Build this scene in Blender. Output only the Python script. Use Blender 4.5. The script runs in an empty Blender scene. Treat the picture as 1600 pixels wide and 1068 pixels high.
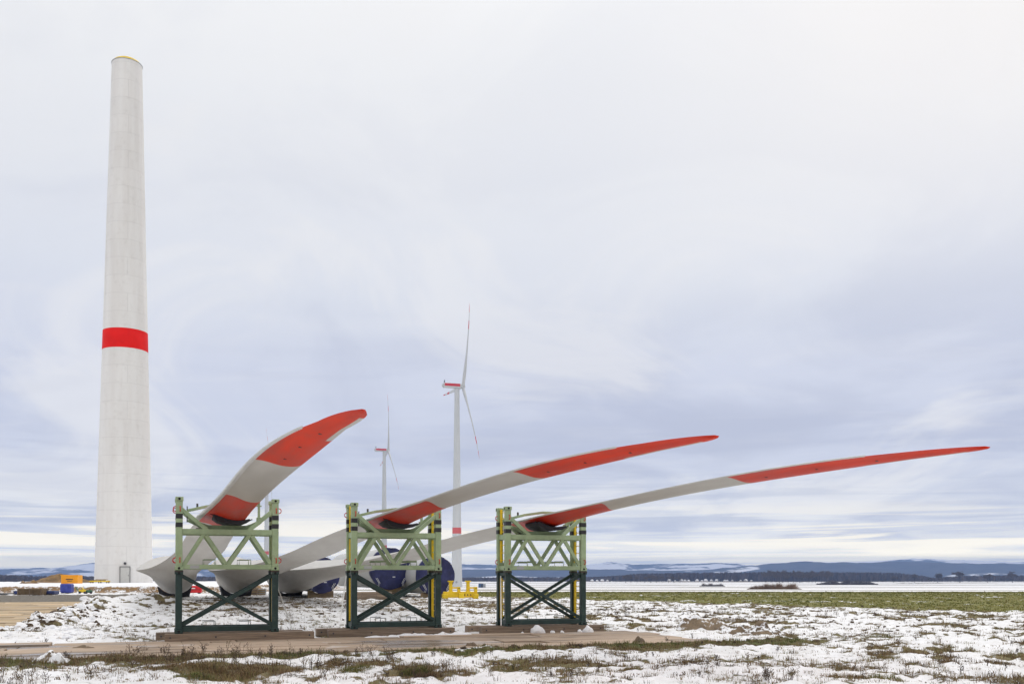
import bpy, math, random
import numpy as np
from mathutils import Vector, Matrix

R = math.radians
random.seed(7)
rng = np.random.default_rng(7)
SC = bpy.context.scene
COL = SC.collection

# ------------------------------------------------------------------ camera
FPX = 1502.0                      # focal length in pixels of the 1600 px wide photograph
PITCH = R(0.9)
CAMZ = 1.975
CY = 898.1 - FPX * math.tan(PITCH)
cam_data = bpy.data.cameras.new('camera')
cam = bpy.data.objects.new('camera', cam_data)
COL.objects.link(cam)
cam.location = (0, 0, CAMZ)
cam.rotation_euler = (R(90) + PITCH, 0, 0)
cam_data.sensor_width = 36.0
cam_data.lens = FPX / 1600 * 36.0
cam_data.shift_y = (CY - 534.0) / 1600
cam_data.clip_start = 0.1
cam_data.clip_end = 80000
SC.camera = cam

# ------------------------------------------------------------------ world: overcast sky
HAZE, HAZE_IN = 1.2e-4, (0.13, 0.17, 0.37)
SUN_EL, SUN_AZ = R(48), R(28)     # azimuth clockwise from +Y (ahead, slightly right)
world = bpy.data.worlds.new("World")
SC.world = world
world.use_nodes = True


class NT:
    """small helper to write node graphs"""
    def __init__(self, tree):
        self.t = tree
        self.n = tree.nodes
        self.l = tree.links

    def node(self, typ, **kw):
        x = self.n.new(typ)
        for k, v in kw.items():
            setattr(x, k, v)
        return x

    def put(self, sock, v):
        if isinstance(v, bpy.types.NodeSocket):
            self.l.new(v, sock)
        elif v is not None:
            if isinstance(v, (tuple, list)) and len(v) == 3 and sock.type == 'RGBA':
                v = (*v, 1)
            sock.default_value = v

    def math(self, op, a, b=None, c=None, clamp=False):
        x = self.node('ShaderNodeMath', operation=op, use_clamp=clamp)
        self.put(x.inputs[0], a)
        if b is not None:
            self.put(x.inputs[1], b)
        if c is not None:
            self.put(x.inputs[2], c)
        return x.outputs[0]

    def vmath(self, op, a, b=None):
        x = self.node('ShaderNodeVectorMath', operation=op)
        self.put(x.inputs[0], a)
        if b is not None:
            self.put(x.inputs[1], b)
        return x.outputs[0]

    def mix(self, f, a, b, blend='MIX'):
        x = self.node('ShaderNodeMix', data_type='RGBA', blend_type=blend)
        self.put(x.inputs[0], f)
        self.put(x.inputs[6], a)
        self.put(x.inputs[7], b)
        return x.outputs[2]

    def ramp(self, f, stops, interp='LINEAR'):
        x = self.node('ShaderNodeValToRGB')
        cr = x.color_ramp
        cr.interpolation = interp
        while len(cr.elements) < len(stops):
            cr.elements.new(0.5)
        for e, (p, c) in zip(cr.elements, stops):
            e.position = p
            e.color = (*c, 1) if isinstance(c, (tuple, list)) else (c, c, c, 1)
        self.put(x.inputs[0], f)
        return x.outputs[0]

    def maprange(self, v, a, b, c=0.0, d=1.0, smooth=True):
        x = self.node('ShaderNodeMapRange')
        x.interpolation_type = 'SMOOTHSTEP' if smooth else 'LINEAR'
        x.clamp = True
        self.put(x.inputs[0], v)
        for i, q in enumerate((a, b, c, d)):
            self.put(x.inputs[1 + i], q)
        return x.outputs[0]

    def noise(self, vec, scale, detail=4.0, rough=0.55, dist=0.0, dims='3D'):
        x = self.node('ShaderNodeTexNoise', noise_dimensions=dims)
        self.put(x.inputs['Vector'], vec)
        x.inputs['Scale'].default_value = scale
        x.inputs['Detail'].default_value = detail
        x.inputs['Roughness'].default_value = rough
        x.inputs['Distortion'].default_value = dist
        return x.outputs[0]

    def mapping(self, vec, scale=(1, 1, 1), rot=(0, 0, 0), loc=(0, 0, 0)):
        x = self.node('ShaderNodeMapping')
        self.put(x.inputs[0], vec)
        x.inputs['Location'].default_value = loc
        x.inputs['Rotation'].default_value = rot
        x.inputs['Scale'].default_value = scale
        return x.outputs[0]

    def attr(self, name):
        x = self.node('ShaderNodeAttribute', attribute_name=name)
        return x

    def sep(self, v):
        x = self.node('ShaderNodeSeparateXYZ')
        self.put(x.inputs[0], v)
        return x.outputs

    def comb(self, x, y, z):
        c = self.node('ShaderNodeCombineXYZ')
        for i, q in enumerate((x, y, z)):
            self.put(c.inputs[i], q)
        return c.outputs[0]


def srgb(r, g, b):
    f = lambda c: (c / 255 / 12.92) if c / 255 <= 0.04045 else ((c / 255 + 0.055) / 1.055) ** 2.4
    return (f(r), f(g), f(b))


def build_world():
    w = NT(world.node_tree)
    w.n.clear()
    out = w.node('ShaderNodeOutputWorld')
    bg = w.node('ShaderNodeBackground')
    sky = w.node('ShaderNodeTexSky', sky_type='NISHITA')
    sky.sun_disc = False
    sky.sun_elevation = SUN_EL
    sky.sun_rotation = SUN_AZ
    sky.air_density = 1.0
    sky.dust_density = 2.0
    tc = w.node('ShaderNodeTexCoord')
    d = w.vmath('NORMALIZE', tc.outputs['Generated'])
    x, y, z = w.sep(d)
    zc = w.math('MAXIMUM', z, 0.0)
    # the cloud deck seen in perspective: position on a flat layer
    k = w.math('ADD', zc, 0.035)
    p = w.comb(w.math('DIVIDE', x, k), w.math('DIVIDE', y, k), 0.0)
    big = w.noise(w.mapping(p, (0.55, 0.5, 1), (0, 0, R(22)), (3.1, 1.7, 0)), 1.0, 5, 0.52, 0.4, '2D')
    fine = w.noise(w.mapping(p, (0.8, 1.5, 1), (0, 0, R(-14)), (7.3, 2.2, 0)), 1.6, 7, 0.6, 0.6, '2D')
    # low streaks of cloud
    q = w.comb(w.math('MULTIPLY', w.math('ARCTAN2', x, y), 3.0), w.math('MULTIPLY', w.math('POWER', zc, 0.75), 52.0), 0.0)
    streak = w.noise(w.mapping(q, (1, 1, 1), (0, 0, R(2)), (1.4, 0.6, 0)), 1.0, 6, 0.55, 0.5, '2D')
    # base brightness of the deck with height above the horizon
    zz = w.math('ADD', zc, w.math('MULTIPLY', w.math('SUBTRACT', big, 0.5), w.math('MULTIPLY', zc, 0.45)))
    base = w.ramp(zz, [
        (0.00, srgb(216, 216, 224)), (0.03, srgb(212, 214, 224)), (0.065, srgb(203, 208, 224)), (0.12, srgb(201, 207, 227)),
        (0.20, srgb(209, 214, 231)), (0.27, srgb(220, 224, 235)), (0.35, srgb(230, 232, 238)),
        (0.44, srgb(239, 240, 243)), (0.52, srgb(245, 245, 246)), (1.0, srgb(252, 251, 250))])
    darker = w.mix(w.math('MULTIPLY', w.maprange(big, 0.42, 0.66), w.maprange(zc, 0.32, 0.14, 0.06, 0.72)), base, srgb(178, 185, 210))
    darker = w.mix(w.math('MULTIPLY', w.maprange(fine, 0.46, 0.76), w.maprange(zc, 0.5, 0.06, 0.08, 0.16)), darker, srgb(236, 235, 238))
    # broad uneven masses of cloud, leaning up to the right
    sph = w.comb(w.math('ARCTAN2', x, y), w.math('MULTIPLY', zc, 2.1), 0.0)
    mass = w.noise(w.mapping(sph, (1, 1, 1), (0, 0, R(-16)), (2.3, 0.9, 0)), 2.6, 7, 0.56, 0.7, '2D')
    darker = w.mix(w.math('MULTIPLY', w.maprange(mass, 0.48, 0.66), w.maprange(zc, 0.42, 0.12, 0.08, 0.52)), darker, srgb(184, 190, 212))
    darker = w.mix(w.math('MULTIPLY', w.maprange(mass, 0.47, 0.33), w.maprange(zc, 0.6, 0.1, 0.22, 0.50)), darker, srgb(240, 239, 240))
    warm = w.math('MULTIPLY', w.maprange(x, 0.0, 0.45), w.maprange(zc, 0.22, 0.48))
    darker = w.mix(w.math('MULTIPLY', warm, 0.6), darker, srgb(250, 246, 243))
    low = w.maprange(zc, 0.085, 0.035)
    bright = w.math('MULTIPLY', w.maprange(streak, 0.49, 0.62), low)
    c = w.mix(w.math('MULTIPLY', bright, 0.9), darker, srgb(250, 243, 232))
    dk = w.math('MULTIPLY', w.maprange(streak, 0.46, 0.32), w.maprange(zc, 0.14, 0.06))
    c = w.mix(w.math('MULTIPLY', dk, 0.55), c, srgb(178, 186, 210))
    glow = w.math('MULTIPLY', w.maprange(zc, 0.045, 0.012), w.maprange(streak, 0.30, 0.50))
    c = w.mix(w.math('MULTIPLY', glow, 0.62), c, srgb(252, 243, 228))
    # the hazy air in front of the deck takes light out of the low clouds: they are that much brighter
    T = w.math('EXPONENT', w.math('MULTIPLY', w.math('MINIMUM', w.math('DIVIDE', 250.0, w.math('MAXIMUM', zc, 0.004)), 14000.0), -HAZE))
    t3 = w.comb(T, T, T)
    ins = w.vmath('MULTIPLY', w.vmath('SUBTRACT', (1, 1, 1), t3), HAZE_IN)
    c = w.vmath('DIVIDE', w.vmath('MAXIMUM', w.vmath('SUBTRACT', c, ins), (0.05, 0.05, 0.05)), w.vmath('MAXIMUM', t3, (0.24, 0.24, 0.24)))
    # the deck is brighter overhead, behind the frame of the photograph
    up = w.maprange(zc, 0.45, 0.95, 1.0, 1.55)
    c = w.mix(1.0, c, w.comb(up, up, up), 'MULTIPLY')
    # below the horizon: snow-covered land
    c = w.mix(w.maprange(z, -0.002, -0.02), c, (0.42, 0.43, 0.45))
    c10 = w.mix(1.0, c, (10.0, 10.0, 10.0), 'MULTIPLY')
    final = w.mix(0.06, c10, sky.outputs[0])
    w.put(bg.inputs[0], final)
    bg.inputs[1].default_value = 0.1
    w.l.new(bg.outputs[0], out.inputs[0])


build_world()

sun_d = bpy.data.lights.new('sun', 'SUN')
sun_d.energy = 0.75
sun_d.angle = R(22)
sun_d.color = (1.0, 0.96, 0.9)
sun = bpy.data.objects.new('sun', sun_d)
COL.objects.link(sun)
sun.rotation_euler = (R(90) - SUN_EL, 0, math.pi - SUN_AZ)
sun.location = (0, 0, 60)

SC.view_settings.view_transform = 'Standard'
SC.view_settings.look = 'None'
SC.view_settings.gamma = 1.0
SC.view_settings.exposure = 0.0
SC.view_settings.use_curve_mapping = False


def at(px, py, Y):
    """the point of the place seen at photograph pixel (px, py) when it lies Y metres ahead"""
    a, v = (px - 800) / FPX, (CY - py) / FPX
    dy = math.cos(PITCH) - v * math.sin(PITCH)
    dz = math.sin(PITCH) + v * math.cos(PITCH)
    return Vector((a * Y / dy, Y, CAMZ + dz * Y / dy))


# ------------------------------------------------------------------ noise on numpy arrays
def vnoise(x, y, seed=0):
    xi, yi = np.floor(x).astype(np.int64), np.floor(y).astype(np.int64)
    fx, fy = x - xi, y - yi
    fx, fy = fx * fx * (3 - 2 * fx), fy * fy * (3 - 2 * fy)

    def h(a, b):
        n = (a * 374761393 + b * 668265263 + seed * 1274126177) & 0xFFFFFFFF
        n = ((n ^ (n >> 13)) * 1274126177) & 0xFFFFFFFF
        return ((n ^ (n >> 16)) & 0xFFFF) / 65535.0
    return (h(xi, yi) * (1 - fx) + h(xi + 1, yi) * fx) * (1 - fy) + (h(xi, yi + 1) * (1 - fx) + h(xi + 1, yi + 1) * fx) * fy


def fbm(x, y, oct=4, seed=0, gain=0.5):
    s, a, t = 0.0, 1.0, 0.0
    for i in range(oct):
        s = s + a * vnoise(x * 2 ** i + 17.3 * i, y * 2 ** i - 9.1 * i, seed + i)
        t += a
        a *= gain
    return s / t


def sstep(a, b, x):
    t = np.clip((x - a) / (b - a), 0, 1)
    return t * t * (3 - 2 * t)


# ------------------------------------------------------------------ materials
MATS = {}


def new_mat(name):
    m = bpy.data.materials.new(name)
    m.use_nodes = True
    nt = NT(m.node_tree)
    nt.n.clear()
    out = nt.node('ShaderNodeOutputMaterial')
    b = nt.node('ShaderNodeBsdfPrincipled')
    nt.l.new(b.outputs[0], out.inputs[0])
    MATS[name] = m
    return m, nt, b


def paint(name, col, rough=0.5, wear=0.25, dirt=(0.18, 0.15, 0.11), scale=3.0, metal=0.0, bump=0.02, dirt_amt=0.35, spec=0.4):
    """painted or bare surface with tone variation, grime and scuffs fixed to the object"""
    m, n, b = new_mat(name)
    tc = n.node('ShaderNodeTexCoord').outputs['Object']
    big = n.noise(tc, scale, 5, 0.6)
    small = n.noise(tc, scale * 9, 4, 0.65)
    dark = tuple(c * (1 - wear) for c in col)
    c = n.mix(n.maprange(big, 0.3, 0.7), dark, tuple(min(1, c * (1 + wear * 0.4)) for c in col))
    c = n.mix(n.math('MULTIPLY', n.maprange(n.math('MULTIPLY', big, small), 0.30, 0.42), dirt_amt), c, dirt)
    n.put(b.inputs['Base Color'], c)
    n.put(b.inputs['Roughness'], n.maprange(small, 0.2, 0.8, rough - 0.08, rough + 0.12))
    b.inputs['Metallic'].default_value = metal
    b.inputs['Specular IOR Level'].default_value = spec
    bp = n.node('ShaderNodeBump')
    bp.inputs['Strength'].default_value = bump * 6
    bp.inputs['Distance'].default_value = 0.01
    n.put(bp.inputs['Height'], small)
    n.l.new(bp.outputs[0], b.inputs['Normal'])
    return m


GREEN = paint('light_green_paint', (0.33, 0.425, 0.25), 0.5, 0.2, dirt=(0.17, 0.12, 0.08), dirt_amt=0.5)
GREEN_DK = paint('olive_green_paint', (0.235, 0.30, 0.18), 0.55, 0.25)
DKGREEN = paint('dark_green_paint', (0.015, 0.040, 0.035), 0.45, 0.35, dirt=(0.12, 0.10, 0.08), dirt_amt=0.4)
YELLOW = paint('yellow_paint', (0.80, 0.55, 0.015), 0.45, 0.15, dirt_amt=0.2)
ORANGE = paint('orange_paint', (0.85, 0.36, 0.01), 0.5, 0.1, dirt_amt=0.1)
REDP = paint('red_paint', (0.62, 0.015, 0.02), 0.4, 0.2, dirt_amt=0.1)
REDRING = paint('red_ring_paint', (0.55, 0.03, 0.015), 0.4, 0.1, dirt_amt=0.0)
BLACK = paint('black_rubber', (0.022, 0.023, 0.03), 0.7, 0.3, dirt=(0.12, 0.11, 0.1), dirt_amt=0.25)
BLACKBAND = paint('black_band_paint', (0.02, 0.02, 0.022), 0.5, 0.2, dirt_amt=0.15)
RUST = paint('rusty_steel', (0.06, 0.045, 0.035), 0.7, 0.4, dirt=(0.18, 0.07, 0.03), dirt_amt=0.5)
STEEL = paint('galvanised_steel', (0.35, 0.36, 0.36), 0.4, 0.2, metal=0.6, dirt_amt=0.15)
HOLE = paint('dark_hole', (0.01, 0.01, 0.01), 0.9, 0.1, dirt_amt=0.0)
STRAP = paint('white_strap', (0.75, 0.75, 0.73), 0.8, 0.15, dirt_amt=0.1)
BLUETARP = paint('blue_tarpaulin', (0.018, 0.022, 0.095), 0.5, 0.45, scale=1.5, dirt=(0.08, 0.085, 0.18), dirt_amt=0.5)
BLUEBRIGHT = paint('bright_blue_tarpaulin', (0.04, 0.06, 0.33), 0.45, 0.3, scale=2.5, dirt=(0.2, 0.22, 0.5), dirt_amt=0.3)
SECTIONW = paint('tower_section_grey', (0.50, 0.50, 0.48), 0.45, 0.08, scale=0.7, dirt_amt=0.1)
TURBW = paint('turbine_white', (0.56, 0.57, 0.56), 0.4, 0.05, scale=0.1, dirt_amt=0.03)
TURBR = paint('turbine_red', (0.60, 0.03, 0.04), 0.4, 0.08, scale=0.1, dirt_amt=0.0)
TURBBAND = paint('turbine_band_salmon', (0.58, 0.10, 0.085), 0.5, 0.08, scale=0.1, dirt_amt=0.0)
DARKSTEEL = paint('dark_steel', (0.05, 0.05, 0.055), 0.5, 0.3, dirt_amt=0.2)
BROWNBOX = paint('brown_board', (0.16, 0.11, 0.06), 0.75, 0.3, scale=4)
DKBLUE = paint('dark_blue_paint', (0.03, 0.045, 0.13), 0.5, 0.25)
LEAFGREEN = paint('machine_green', (0.04, 0.15, 0.07), 0.5, 0.25)
HUTBLUE = paint('hut_blue', (0.05, 0.10, 0.20), 0.5, 0.1, scale=0.5)
HOUSEW = paint('house_wall', (0.45, 0.40, 0.36), 0.8, 0.2, scale=0.2)
ROOFSNOW = paint('snowy_roof', (0.74, 0.75, 0.78), 0.8, 0.1, scale=0.2, dirt=(0.2, 0.12, 0.1), dirt_amt=0.4)
BARK = paint('bark', (0.055, 0.045, 0.04), 0.9, 0.3, scale=0.6)
TWIG = paint('bare_twigs', (0.10, 0.078, 0.064), 0.9, 0.3, scale=0.3)
BUSHB = paint('bush_twigs', (0.19, 0.125, 0.085), 0.9, 0.35, scale=0.3)
SEDGE = paint('serration_grey', (0.60, 0.60, 0.58), 0.55, 0.12, dirt_amt=0.15)


def wood(name, c1, c2, wet=0.0, snow=0.0):
    m, n, b = new_mat(name)
    tc = n.node('ShaderNodeTexCoord').outputs['Object']
    pid = n.attr('pid').outputs['Fac']
    off = n.comb(n.math('MULTIPLY', pid, 37.0), n.math('MULTIPLY', pid, 11.0), 0.0)
    v = n.vmath('ADD', tc, off)
    grain = n.noise(n.mapping(v, (0.7, 14, 14)), 1.6, 6, 0.65, 0.4)
    stain = n.noise(n.mapping(v, (0.35, 1.3, 1.3)), 1.0, 5, 0.6, 0.3)
    c = n.mix(n.maprange(grain, 0.3, 0.7), c1, c2)
    tone = n.math('ADD', 0.78, n.math('MULTIPLY', n.math('FRACT', n.math('MULTIPLY', pid, 7.77)), 0.4))
    c = n.mix(1.0, c, n.comb(tone, tone, tone), 'MULTIPLY')
    crack = n.noise(n.mapping(v, (0.5, 26, 26), (0, 0, 0), (4, 2, 1)), 1.0, 3, 0.5, 0.2)
    c = n.mix(n.math('MULTIPLY', n.maprange(crack, 0.66, 0.74), 0.75), c, (0.05, 0.035, 0.022))
    c = n.mix(n.math('MULTIPLY', n.maprange(stain, 0.48, 0.68), 0.8), c, (0.13, 0.098, 0.07))
    rough = 0.75
    if wet > 0:
        wn = n.noise(n.mapping(tc, (0.35, 0.8, 1), (0, 0, 0), (2, 5, 0)), 0.55, 3, 0.5)
        wf = n.math('MULTIPLY', n.maprange(wn, 0.56, 0.64), wet)
        c = n.mix(n.math('MULTIPLY', wf, 0.55), c, (0.10, 0.085, 0.075))
        rough = n.math('SUBTRACT', 0.78, n.math('MULTIPLY', wf, 0.55))
    if snow > 0:
        sn = n.noise(tc, 0.55, 6, 0.6, 0.4)
        c = n.mix(n.math('MULTIPLY', n.maprange(sn, 0.60, 0.66), snow), c, (0.82, 0.83, 0.86))
    n.put(b.inputs['Base Color'], c)
    n.put(b.inputs['Roughness'], rough)
    bp = n.node('ShaderNodeBump')
    bp.inputs['Strength'].default_value = 0.5
    bp.inputs['Distance'].default_value = 0.012
    n.put(bp.inputs['Height'], grain)
    n.l.new(bp.outputs[0], b.inputs['Normal'])
    return m


TIMBER = wood('timber_beam', (0.16, 0.115, 0.08), (0.32, 0.235, 0.165))
TIMBERL = wood('pale_timber', (0.38, 0.27, 0.15), (0.52, 0.38, 0.22))
MATWOOD = wood('trackway_boards', (0.32, 0.235, 0.165), (0.47, 0.355, 0.255), wet=1.0, snow=0.25)
MATWOOD2 = wood('sandy_trackway_boards', (0.44, 0.32, 0.185), (0.58, 0.44, 0.27), wet=0.35, snow=0.10)


def mat_tower():
    m, n, b = new_mat('concrete_rings')
    tc = n.node('ShaderNodeTexCoord').outputs['Object']
    x, y, z = n.sep(tc)
    hring = 2.6
    zr = n.math('DIVIDE', z, hring)
    ring = n.math('FLOOR', zr)
    fz = n.math('FRACT', zr)
    dz = n.math('MULTIPLY', n.math('MINIMUM', fz, n.math('SUBTRACT', 1.0, fz)), hring)
    ang = n.math('ARCTAN2', y, x)
    odd = n.math('MODULO', ring, 2.0)
    # two half shells per ring; the vertical joint alternates from ring to ring
    a0 = n.math('ADD', R(-138), n.math('MULTIPLY', odd, R(75)))
    da = n.math('ABSOLUTE', n.math('SINE', n.math('SUBTRACT', ang, a0)))
    rad = n.math('SQRT', n.math('ADD', n.math('MULTIPLY', x, x), n.math('MULTIPLY', y, y)))
    dv = n.math('MULTIPLY', da, rad)
    lz = n.maprange(dz, 0.055, 0.02)
    lv = n.maprange(dv, 0.06, 0.025)
    line = n.math('MAXIMUM', lz, lv)
    side = n.math('GREATER_THAN', n.math('SINE', n.math('SUBTRACT', ang, a0)), 0.0)
    wn = n.node('ShaderNodeTexWhiteNoise', noise_dimensions='2D')
    n.put(wn.inputs[0], n.comb(ring, side, 0.0))
    tone = n.math('ADD', 0.975, n.math('MULTIPLY', wn.outputs[0], 0.03))
    st = n.noise(n.mapping(tc, (0.8, 0.8, 0.06)), 1.0, 5, 0.6)
    gr = n.noise(tc, 1.3, 6, 0.6)
    base = n.mix(n.maprange(st, 0.3, 0.7), (0.71, 0.685, 0.655), (0.775, 0.76, 0.735))
    base = n.mix(n.math('MULTIPLY', n.maprange(gr, 0.5, 0.75), 0.25), base, (0.50, 0.47, 0.43))
    base = n.mix(1.0, base, n.comb(tone, tone, tone), 'MULTIPLY')
    base = n.mix(n.math('MULTIPLY', line, 0.15), base, (0.25, 0.24, 0.23))
    n.put(b.inputs['Base Color'], base)
    b.inputs['Roughness'].default_value = 0.75
    bp = n.node('ShaderNodeBump')
    bp.inputs['Strength'].default_value = 0.15
    bp.inputs['Distance'].default_value = 0.03
    n.put(bp.inputs['Height'], n.math('SUBTRACT', 1.0, line))
    n.l.new(bp.outputs[0], b.inputs['Normal'])
    return m


CONCRETE = mat_tower()
TOWERRED = paint('tower_red_paint', (0.78, 0.010, 0.006), 0.6, 0.10, scale=0.6, dirt_amt=0.05, spec=0.15)
DOORM = paint('door_grey', (0.55, 0.54, 0.51), 0.5, 0.08, dirt_amt=0.1)
DOORF = paint('door_frame_grey', (0.20, 0.195, 0.19), 0.5, 0.15, dirt_amt=0.1)


def mat_blade():
    m, n, b = new_mat('blade_gelcoat')
    s = n.attr('sig').outputs['Fac']
    ac = n.attr('across').outputs['Fac']
    tc = n.node('ShaderNodeTexCoord').outputs['Object']
    tip = n.math('GREATER_THAN', s, 12.0)
    mid = n.math('MULTIPLY', n.math('LESS_THAN', s, 5.2), n.math('GREATER_THAN', s, -1.9))
    red = n.math('MAXIMUM', tip, mid)
    # the pale strip along the edge towards the tip
    pale = n.math('MULTIPLY', n.math('GREATER_THAN', ac, 0.80), n.math('MULTIPLY', n.math('GREATER_THAN', s, 15.8), n.math('LESS_THAN', s, 18.3)))
    red = n.math('MULTIPLY', red, n.math('SUBTRACT', 1.0, pale))
    st = n.noise(n.mapping(tc, (0.5, 3.0, 3.0)), 1.0, 6, 0.6, 0.3)
    wv = n.noise(n.mapping(tc, (0.25, 0.8, 0.8)), 1.0, 3, 0.5)
    white = n.mix(n.maprange(st, 0.3, 0.7), (0.47, 0.45, 0.415), (0.55, 0.535, 0.50))
    white = n.mix(n.math('MULTIPLY', n.maprange(wv, 0.5, 0.75), 0.25), white, (0.38, 0.36, 0.33))
    rd = n.mix(n.maprange(st, 0.3, 0.7), (0.50, 0.020, 0.004), (0.70, 0.036, 0.006))
    rd = n.mix(n.math('MULTIPLY', n.maprange(wv, 0.50, 0.75), 0.55), rd, (0.36, 0.016, 0.008))
    n.put(b.inputs['Base Color'], n.mix(red, white, rd))
    n.put(b.inputs['Roughness'], n.maprange(st, 0.2, 0.8, 0.38, 0.52))
    b.inputs['Specular IOR Level'].default_value = 0.2
    return m


BLADE = mat_blade()


def mat_ground():
    m, n, b = new_mat('snowy_ground')
    pos = n.node('ShaderNodeNewGeometry').outputs['Position']
    cover = n.attr('snow').outputs['Fac']
    field = n.attr('field').outputs['Fac']
    gravel = n.attr('gravel').outputs['Fac']
    green = n.attr('green').outputs['Fac']
    farr = n.attr('far').outputs['Fac']
    patch = n.noise(pos, 0.55, 5, 0.6, 0.5)
    mid = n.noise(pos, 2.1, 5, 0.65, 0.4)
    fine = n.noise(pos, 9.0, 4, 0.7, 0.3)
    v = n.math('ADD', n.math('ADD', n.math('MULTIPLY', patch, 0.30), n.math('MULTIPLY', mid, 0.47)), n.math('MULTIPLY', fine, 0.23))
    # bare soil, dead grass and moss
    soil = n.mix(n.maprange(mid, 0.3, 0.7), (0.085, 0.058, 0.038), (0.19, 0.135, 0.085))
    dead = n.mix(n.maprange(fine, 0.3, 0.7), (0.13, 0.105, 0.05), (0.27, 0.21, 0.115))
    moss = n.mix(n.maprange(fine, 0.3, 0.7), (0.05, 0.065, 0.022), (0.13, 0.15, 0.05))
    gnd = n.mix(n.maprange(patch, 0.40, 0.60), soil, dead)
    gnd = n.mix(n.math('MULTIPLY', green, n.maprange(mid, 0.35, 0.6)), gnd, moss)
    grv = n.mix(n.maprange(fine, 0.3, 0.7), (0.10, 0.09, 0.075), (0.22, 0.20, 0.17))
    gnd = n.mix(gravel, gnd, grv)
    fcol = n.mix(n.maprange(mid, 0.3, 0.7), (0.13, 0.135, 0.035), (0.22, 0.205, 0.065))
    fcol = n.mix(n.math('MULTIPLY', n.maprange(patch, 0.45, 0.7), 0.5), fcol, (0.20, 0.165, 0.07))
    gnd = n.mix(field, gnd, fcol)
    # far fields: strips of stubble between the snow
    strip = n.noise(n.mapping(pos, (0.0014, 0.007, 0.0), (0, 0, R(-6))), 1.0, 4, 0.6, 0.3)
    fcover = n.math('SUBTRACT', 0.93, n.math('MULTIPLY', n.maprange(strip, 0.47, 0.60), 0.62))
    cov = n.math('ADD', n.math('MULTIPLY', cover, n.math('SUBTRACT', 1.0, farr)), n.math('MULTIPLY', fcover, farr))
    thr = n.math('ADD', 0.27, n.math('MULTIPLY', cov, 0.46))
    sn = n.maprange(n.math('SUBTRACT', thr, v), -0.022, 0.028)
    snow = n.mix(n.maprange(mid, 0.3, 0.75), (0.84, 0.84, 0.855), (0.70, 0.69, 0.68))
    snow = n.mix(n.math('MULTIPLY', n.maprange(fine, 0.56, 0.70), 0.42), snow, (0.45, 0.37, 0.28))
    c = n.mix(sn, gnd, snow)
    n.put(b.inputs['Base Color'], c)
    n.put(b.inputs['Roughness'], n.maprange(sn, 0, 1, 0.95, 0.75))
    b.inputs['Specular IOR Level'].default_value = 0.25
    bp = n.node('ShaderNodeBump')
    bp.inputs['Strength'].default_value = 0.9
    bp.inputs['Distance'].default_value = 0.06
    n.put(bp.inputs['Height'], n.math('ADD', n.math('MULTIPLY', fine, 0.5), n.math('MULTIPLY', sn, 0.7)))
    n.l.new(bp.outputs[0], b.inputs['Normal'])
    return m


GROUNDM = mat_ground()


def mat_earth(name, c1, c2):
    m, n, b = new_mat(name)
    g = n.node('ShaderNodeNewGeometry')
    pos, nor = g.outputs['Position'], g.outputs['Normal']
    nz = n.sep(nor)[2]
    cover = n.attr('snow').outputs['Fac']
    mid = n.noise(pos, 1.1, 6, 0.65, 0.4)
    fine = n.noise(pos, 5.0, 4, 0.7)
    clay = n.mix(n.maprange(mid, 0.3, 0.7), c1, c2)
    clay = n.mix(n.math('MULTIPLY', n.maprange(fine, 0.5, 0.7), 0.6), clay, (0.12, 0.10, 0.075))
    v = n.math('ADD', n.math('MULTIPLY', mid, 0.5), n.math('MULTIPLY', fine, 0.5))
    k = n.math('ADD', n.math('MULTIPLY', nz, 0.30), n.math('MULTIPLY', cover, 0.45))
    sn = n.maprange(n.math('SUBTRACT', k, v), -0.02, 0.03)
    c = n.mix(sn, clay, (0.83, 0.835, 0.85))
    n.put(b.inputs['Base Color'], c)
    b.inputs['Roughness'].default_value = 0.9
    bp = n.node('ShaderNodeBump')
    bp.inputs['Strength'].default_value = 0.8
    bp.inputs['Distance'].default_value = 0.06
    n.put(bp.inputs['Height'], fine)
    n.l.new(bp.outputs[0], b.inputs['Normal'])
    return m


EARTH = mat_earth('clay_earth_with_snow', (0.12, 0.075, 0.035), (0.31, 0.185, 0.075))
SOIL = mat_earth('straw_soil_with_snow', (0.10, 0.068, 0.045), (0.30, 0.225, 0.145))


def mat_snowlump():
    m, n, b = new_mat('lumpy_snow')
    tc = n.node('ShaderNodeTexCoord').outputs['Object']
    mid = n.noise(tc, 4.0, 5, 0.65)
    c = n.mix(n.maprange(mid, 0.55, 0.72), (0.84, 0.84, 0.855), (0.52, 0.44, 0.35))
    n.put(b.inputs['Base Color'], c)
    b.inputs['Roughness'].default_value = 0.8
    return m


SNOWLUMP = mat_snowlump()


def mat_hill():
    m, n, b = new_mat('wooded_hill')
    pos = n.node('ShaderNodeNewGeometry').outputs['Position']
    cover = n.attr('snow').outputs['Fac']
    big = n.noise(n.mapping(pos, (0.0011, 0.0011, 0.006)), 1.0, 6, 0.55, 0.5)
    fine = n.noise(n.mapping(pos, (0.008, 0.008, 0.02)), 1.0, 5, 0.65)
    forest = n.mix(n.maprange(fine, 0.3, 0.7), (0.018, 0.022, 0.022), (0.055, 0.055, 0.05))
    v = n.math('ADD', n.math('MULTIPLY', big, 0.75), n.math('MULTIPLY', fine, 0.25))
    sn = n.maprange(n.math('SUBTRACT', n.math('ADD', 0.30, n.math('MULTIPLY', cover, 0.4)), v), -0.012, 0.03)
    n.put(b.inputs['Base Color'], n.mix(sn, forest, (0.80, 0.81, 0.84)))
    b.inputs['Roughness'].default_value = 0.95
    b.inputs['Specular IOR Level'].default_value = 0.1
    return m


HILL = mat_hill()


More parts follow.
